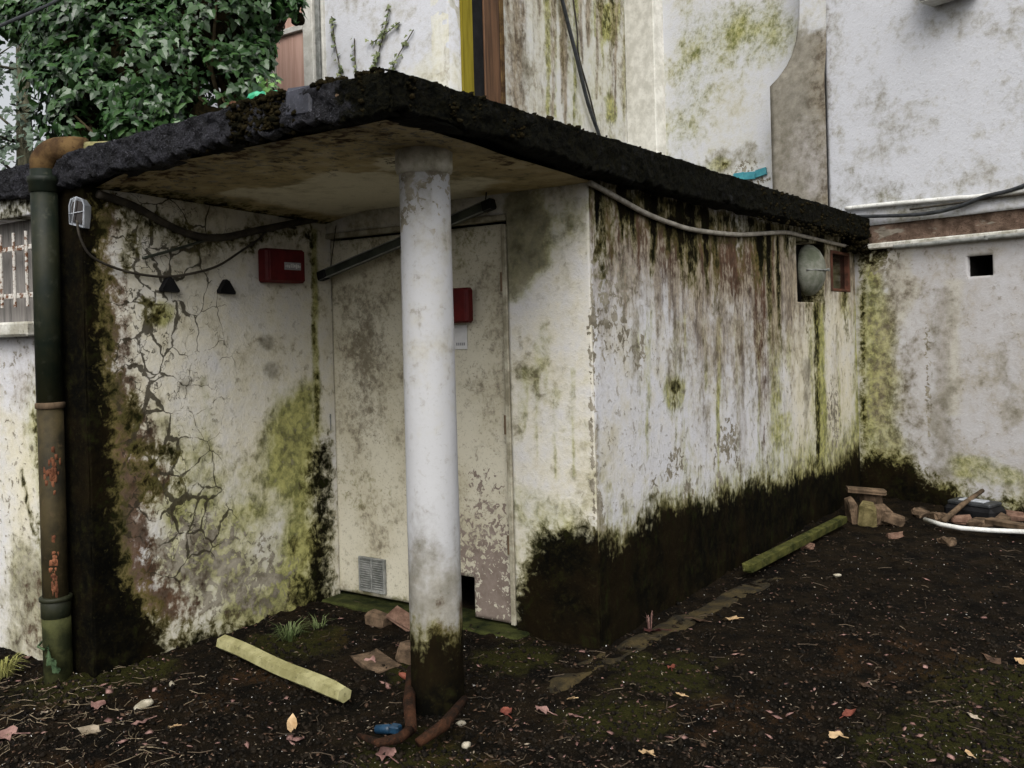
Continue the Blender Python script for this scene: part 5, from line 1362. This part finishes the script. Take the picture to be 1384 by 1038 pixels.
# grass ---------------------------------------------------------------
def tuft(u, v, n, h_, spread, mat, name, label):
    b = ground_pt(u, v); m = MB()
    for i in range(n):
        a = random.uniform(0, 6.28); r0 = random.uniform(0, spread * .4); p0 = b + Vector((math.cos(a) * r0, math.sin(a) * r0, -.01))
        hh_ = h_ * random.uniform(.5, 1.1); lean = random.uniform(.2, 1.0) * spread; w_ = random.uniform(.0018, .0032)
        d = Vector((math.cos(a), math.sin(a), 0)); sd_ = Vector((-d.y, d.x, 0)) * w_
        p1 = p0 + d * lean * .4 + Vector((0, 0, hh_ * .75)); p2 = p0 + d * lean + Vector((0, 0, hh_ * random.uniform(.5, 1)))
        m.add([p0 - sd_, p0 + sd_, p1 + sd_ * .8, p1 - sd_ * .8, p2], [[0, 1, 2, 3], [3, 2, 4]])
    return tag(m.build(name, mat), label, 'grass')
tuft(392, 862, 80, .10, .13, 'grass_blade', 'grass_tuft', 'sparse grey-green grass tuft in the porch before the left wall')
tuft(430, 850, 26, .07, .10, 'grass_blade', 'grass_tuft', 'small grass sprig just right of the larger tuft')
tuft(2, 912, 130, .13, .12, 'grass_yellow', 'grass_tuft', 'yellow-green grass tuft at the left edge below the window')
tuft(878, 845, 10, .12, .04, 'leaf_pink', 'weed', 'tiny reddish weed at the foot of the dark long wall')

# fallen leaves: the ones that can be told apart ----------------------
MAPLE = [(0, -.12), (.18, -.10), (.40, -.10), (.44, .12), (.56, .34), (.40, .44), (.32, .62), (.04, .84), (-.24, .60), (-.42, .46), (-.55, .30), (-.42, .10), (-.42, -.12), (-.16, -.08)]
OVAL = [(0, -.5), (.22, -.3), (.30, 0), (.22, .32), (0, .6), (-.22, .32), (-.30, 0), (-.22, -.3)]
def fallen(u, v, size, kind, mat, rz, label, curl=.35, tilt=None):
    size = size * .85
    q = ground_pt(u, v) + Vector((0, 0, .012))
    pl_o = MAPLE if kind == 'maple' else OVAL
    tl = tilt or (random.uniform(-.35, .35), random.uniform(-.35, .35)); R = rot(tl[0], tl[1], rz)
    def cu(x, y): return Vector((x * size, y * size, size * curl * (x * x * 1.2 + .5 * (y - .2) ** 2) + size * .11 * math.sin(x * 9 + y * 7 + u)))
    t_ = thing('fallen_leaf', q, label, 'leaf', 'larger fallen leaves on the dark soil')
    n = len(pl_o)
    vs = [cu(0, .15)] + [cu(x * .55, .15 + (y - .15) * .55) for x, y in pl_o] + [cu(x, y) for x, y in pl_o]
    fs = [[0, 1 + i, 1 + (i + 1) % n] for i in range(n)] + [[1 + i, 1 + n + i, 1 + n + (i + 1) % n, 1 + (i + 1) % n] for i in range(n)]
    MB().add([q + R @ x for x in vs], fs).build('blade', mat, t_, True)
    MB().tube([q + R @ cu(0, -.1), q + R @ Vector((.05 * size, -.45 * size, .04 * size)), q + R @ Vector((.12 * size, -.8 * size, .02 * size))], .0022, 5).build('stalk', mat, t_)
for a_ in [
    (394, 980, .085, 'oval', 'leaf_tan', .9, 'tan curled leaf with long stalk in the left foreground', .5, (.9, .2)),
    (525, 1022, .09, 'maple', 'leaf_pink', 1.2, 'pink lobed leaf at the bottom edge left of centre', .3, None),
    (16, 996, .10, 'maple', 'leaf_pink', 2.2, 'large pale pink leaf at the left edge', .3, None),
    (130, 957, .075, 'maple', 'leaf_pink', .4, 'pink leaf on the soil right of the downpipe foot', .4, None),
    (196, 978, .075, 'maple', 'leaf_pink', 2.8, 'faded mauve leaf below the white stone', .35, None),
    (234, 984, .06, 'oval', 'leaf_tan', 1.7, 'narrow tan leaf right of the mauve leaf', .4, None),
    (120, 990, .12, 'oval', 'litter_pale', 1.9, 'long pale bark-like leaf in the lower left', .3, None),
    (498, 897, .075, 'maple', 'leaf_pink', .2, 'pink curled leaf on the flat stone left of the column', .7, (.6, .1)),
    (685, 962, .06, 'maple', 'leaf_red', 1.0, 'orange-red leaf right of the column foot', .4, None),
    (738, 962, .07, 'maple', 'leaf_pink', 1.9, 'mauve leaf in the middle right of the orange one', .5, None),
    (776, 966, .06, 'oval', 'leaf_pink', 1.5, 'flat mauve leaf next to the yellowish kerb end', .3, None),
    (772, 940, .05, 'oval', 'leaf_tan', 1.5, 'small cream leaf on the end of the kerb strip', .4, None),
    (855, 926, .045, 'oval', 'litter_pale', .8, 'pale pink leaf right of the kerb strip', .4, None),
    (888, 852, .13, 'maple', 'leaf_wine', 1.3, 'large dark red leaf at the foot of the long wall', .3, None),
    (940, 835, .13, 'oval', 'leaf_brown', 1.6, 'brown leaf heap lying on the kerb strip', .3, None),
    (988, 836, .10, 'oval', 'leaf_tan', 1.6, 'light brown leaf right of the kerb strip', .3, None),
    (908, 902, .05, 'maple', 'leaf_red', .3, 'small dark red leaf in the middle of the soil', .4, None),
    (920, 936, .055, 'oval', 'leaf_tan', 1.4, 'tan leaf right of centre in the foreground', .5, None),
    (876, 1024, .065, 'maple', 'leaf_tan', .9, 'tan lobed leaf at the bottom edge right of centre', .4, None),
    (1133, 995, .065, 'maple', 'leaf_tan', 1.1, 'pale cream lobed leaf in the right foreground', .3, None),
    (1147, 966, .07, 'oval', 'leaf_red', -.7, 'dark red leaf above the pale cream one', .5, None),
    (1169, 931, .065, 'oval', 'leaf_brown', 1.5, 'grey-brown leaf in the right middle ground', .3, None),
    (1310, 1020, .05, 'oval', 'leaf_tan', .7, 'pale tan leaf near the bottom right corner', .4, None),
    (1384, 897, .06, 'maple', 'leaf_tan', 1.5, 'tan leaf at the right edge of the soil', .4, None),
    (1315, 972, .05, 'oval', 'litter_pale', 1.2, 'pale leaf on the mossy patch at right', .4, None),
    (1340, 892, .11, 'oval', 'leaf_brown', 1.2, 'dark brown curled leaf at the right by the moss', .6, None),
    (60, 970, .05, 'oval', 'litter_pale', .5, 'small pale leaf in the straw at lower left', .4, None),
    (36, 890, .06, 'maple', 'leaf_pink', .9, 'pale pink leaf against the wall left of the downpipe', .5, None),
    (640, 928, .035, 'oval', 'chip_white', .4, 'small white leaf scrap just right of the column', .4, None),
]: fallen(*a_)
for u, v, s_, lab in [(193, 951, (.040, .026, .018), 'small cream stone on the soil in the left foreground'), (630, 1004, (.022, .016, .012), 'small white stone right of the dark root'), (623, 974, (.022, .012, .012), 'white sliver of stone next to the column foot'), (1132, 778, (.035, .02, .012), 'white scrap on the soil right of the mossy beam'), (232, 925, (.02, .012, .01), 'tiny white pebble left of the timber post')]:
    q = ground_pt(u, v); tag(MB().lump(q + Vector((0, 0, s_[2] * .7)), s_, rot(0, .1, u), 3, .4).build('pebble', 'chip_cream', None, True), lab, 'stone', 'small pale stones on the soil')

# loose litter: crumbs of soil, twigs, shreds ---------------------------
def scatter_pos(n, dens_near=True):
    """even over the visible yard, thicker towards the viewer"""
    out = []
    while len(out) < n:
        u = RNG.uniform(-160, 1620, 4000); v = 660 + 420 * RNG.random(4000) ** .9
        for a_, b_ in zip(u, v):
            q = gat(a_, b_, -.02)
            if q.y > 8.7 or q.x < -6: continue
            if q.x < -2.33 and q.y > 4.03: continue
            if q.x < -4.15 and q.y > 2.48: continue
            e = (Vector((q.x, q.y, 0)) - PE.p).dot(PE.n)
            if e < .06: continue
            out.append((q.x, q.y))
            if len(out) >= n: break
    return np.array(out[:n])
OCT_V = np.array([(1, 0, 0), (-1, 0, 0), (0, 1, 0), (0, -1, 0), (0, 0, 1), (0, 0, -1)], float)
OCT_F = np.array([(0, 2, 4), (2, 1, 4), (1, 3, 4), (3, 0, 4), (2, 0, 5), (1, 2, 5), (3, 1, 5), (0, 3, 5)])
def rand_rot(n):
    q = RNG.normal(size=(n, 4)); q /= np.linalg.norm(q, axis=1)[:, None]; a, b, c, d = q.T
    return np.stack([np.stack([1 - 2 * (c * c + d * d), 2 * (b * c - a * d), 2 * (b * d + a * c)], 1), np.stack([2 * (b * c + a * d), 1 - 2 * (b * b + d * d), 2 * (c * d - a * b)], 1), np.stack([2 * (b * d - a * c), 2 * (c * d + a * b), 1 - 2 * (b * b + c * c)], 1)], 1)
def bits(name, n, size, flat, mat, label, cat, sink=.3):
    p = scatter_pos(n); z = ground_h(p[:, 0], p[:, 1])
    s_ = size[0] + (size[1] - size[0]) * RNG.random(n) ** 3
    R = rand_rot(n); vv = OCT_V[None] * np.array(flat)[None, None] * (1 + .5 * RNG.normal(size=(n, 6, 1)).clip(-1, 1) * .6)
    if flat[2] < .3:
        az = RNG.uniform(0, 6.28, n); R = np.zeros((n, 3, 3)); R[:, 0, 0] = np.cos(az); R[:, 0, 1] = -np.sin(az); R[:, 1, 0] = np.sin(az); R[:, 1, 1] = np.cos(az); R[:, 2, 2] = 1
        tl = RNG.normal(0, .25, (n, 2)); R[:, 2, 0] = tl[:, 0]; R[:, 2, 1] = tl[:, 1]
    W_ = np.einsum('nij,nkj->nki', R, vv) * s_[:, None, None]
    W_[:, :, 0] += p[:, 0:1]; W_[:, :, 1] += p[:, 1:2]; W_[:, :, 2] += (z + s_ * (.5 - sink))[:, None]
    F_ = (np.arange(n)[:, None, None] * 6 + OCT_F[None]).reshape(-1, 3)
    o = link_mesh(name, W_.reshape(-1, 3), F_.tolist(), mat, None, True); tag(o, label, cat, None, 'stuff'); return o
bits('soil_crumbs', 16000, (.004, .016), (1, .9, .8), 'crumb', 'dark wet crumbs of soil strewn all over the yard', 'soil')
bits('soil_clods', 1400, (.008, .024), (1, .7, .4), 'crumb', 'larger dark clods of earth lying over the yard', 'soil')
bits('leaf_litter', 9000, (.003, .018), (1, .55, .10), 'leaf_brown', 'small brown shreds of dead leaves over the yard', 'litter')
bits('pale_litter', 5200, (.002, .012), (1, .34, .12), 'litter_pale', 'small pale shreds of straw and leaf over the yard', 'litter')
bits('pink_litter', 500, (.008, .028), (1, .6, .12), 'leaf_pink', 'small pinkish leaf shreds over the yard', 'litter')
bits('wet_glints', 1000, (.0014, .0055), (1, .7, .4), 'chip_white', 'tiny white flecks standing in for wet glints on the soil', 'litter', .1)  # white bits imitate glints of light on the wet ground
def twigs(name, n, mat, rng_l, wid, label, pts_fn=None):
    p = pts_fn(n) if pts_fn else scatter_pos(n)
    a = RNG.uniform(0, 6.28, n); L_ = RNG.uniform(*rng_l, n) * RNG.random(n) ** .5; d = np.column_stack([np.cos(a), np.sin(a)]); s_ = np.column_stack([-d[:, 1], d[:, 0]])
    w_ = RNG.uniform(*wid, n)[:, None]; bend = (RNG.normal(0, .12, n) * L_)[:, None]; V_ = []
    for f in (0, .5, 1):
        q = p + d * L_[:, None] * (f - .5) + s_ * bend * (f == .5)
        zq = (ground_h(q[:, 0], q[:, 1]) + .006 + RNG.uniform(0, .008, n))[:, None]
        V_ += [np.hstack([q + s_ * w_, zq]), np.hstack([q - s_ * w_, zq]), np.hstack([q, zq + w_ * 1.5])]
    V_ = np.stack(V_, 1).reshape(-1, 3)
    F_ = [[b_ + j * 3 + k_, b_ + j * 3 + (k_ + 1) % 3, b_ + j * 3 + 3 + (k_ + 1) % 3, b_ + j * 3 + 3 + k_] for b_ in range(0, n * 9, 9) for j in (0, 1) for k_ in range(3)]
    o = link_mesh(name, V_, F_, mat, None, False); tag(o, label, 'twigs', None, 'stuff')
twigs('fallen_twigs', 560, 'twig', (.02, .12), (.0008, .0022), 'thin brown twigs strewn over the yard')
def near_left(n): 
    q = [gat(random.gauss(70, 90), random.uniform(900, 1045), -.02) for _ in range(n)]; return np.array([(x.x, x.y) for x in q])
twigs('straw', 240, 'straw_dry', (.02, .12), (.0006, .0016), 'pale dry straw in the lower left foreground', near_left)
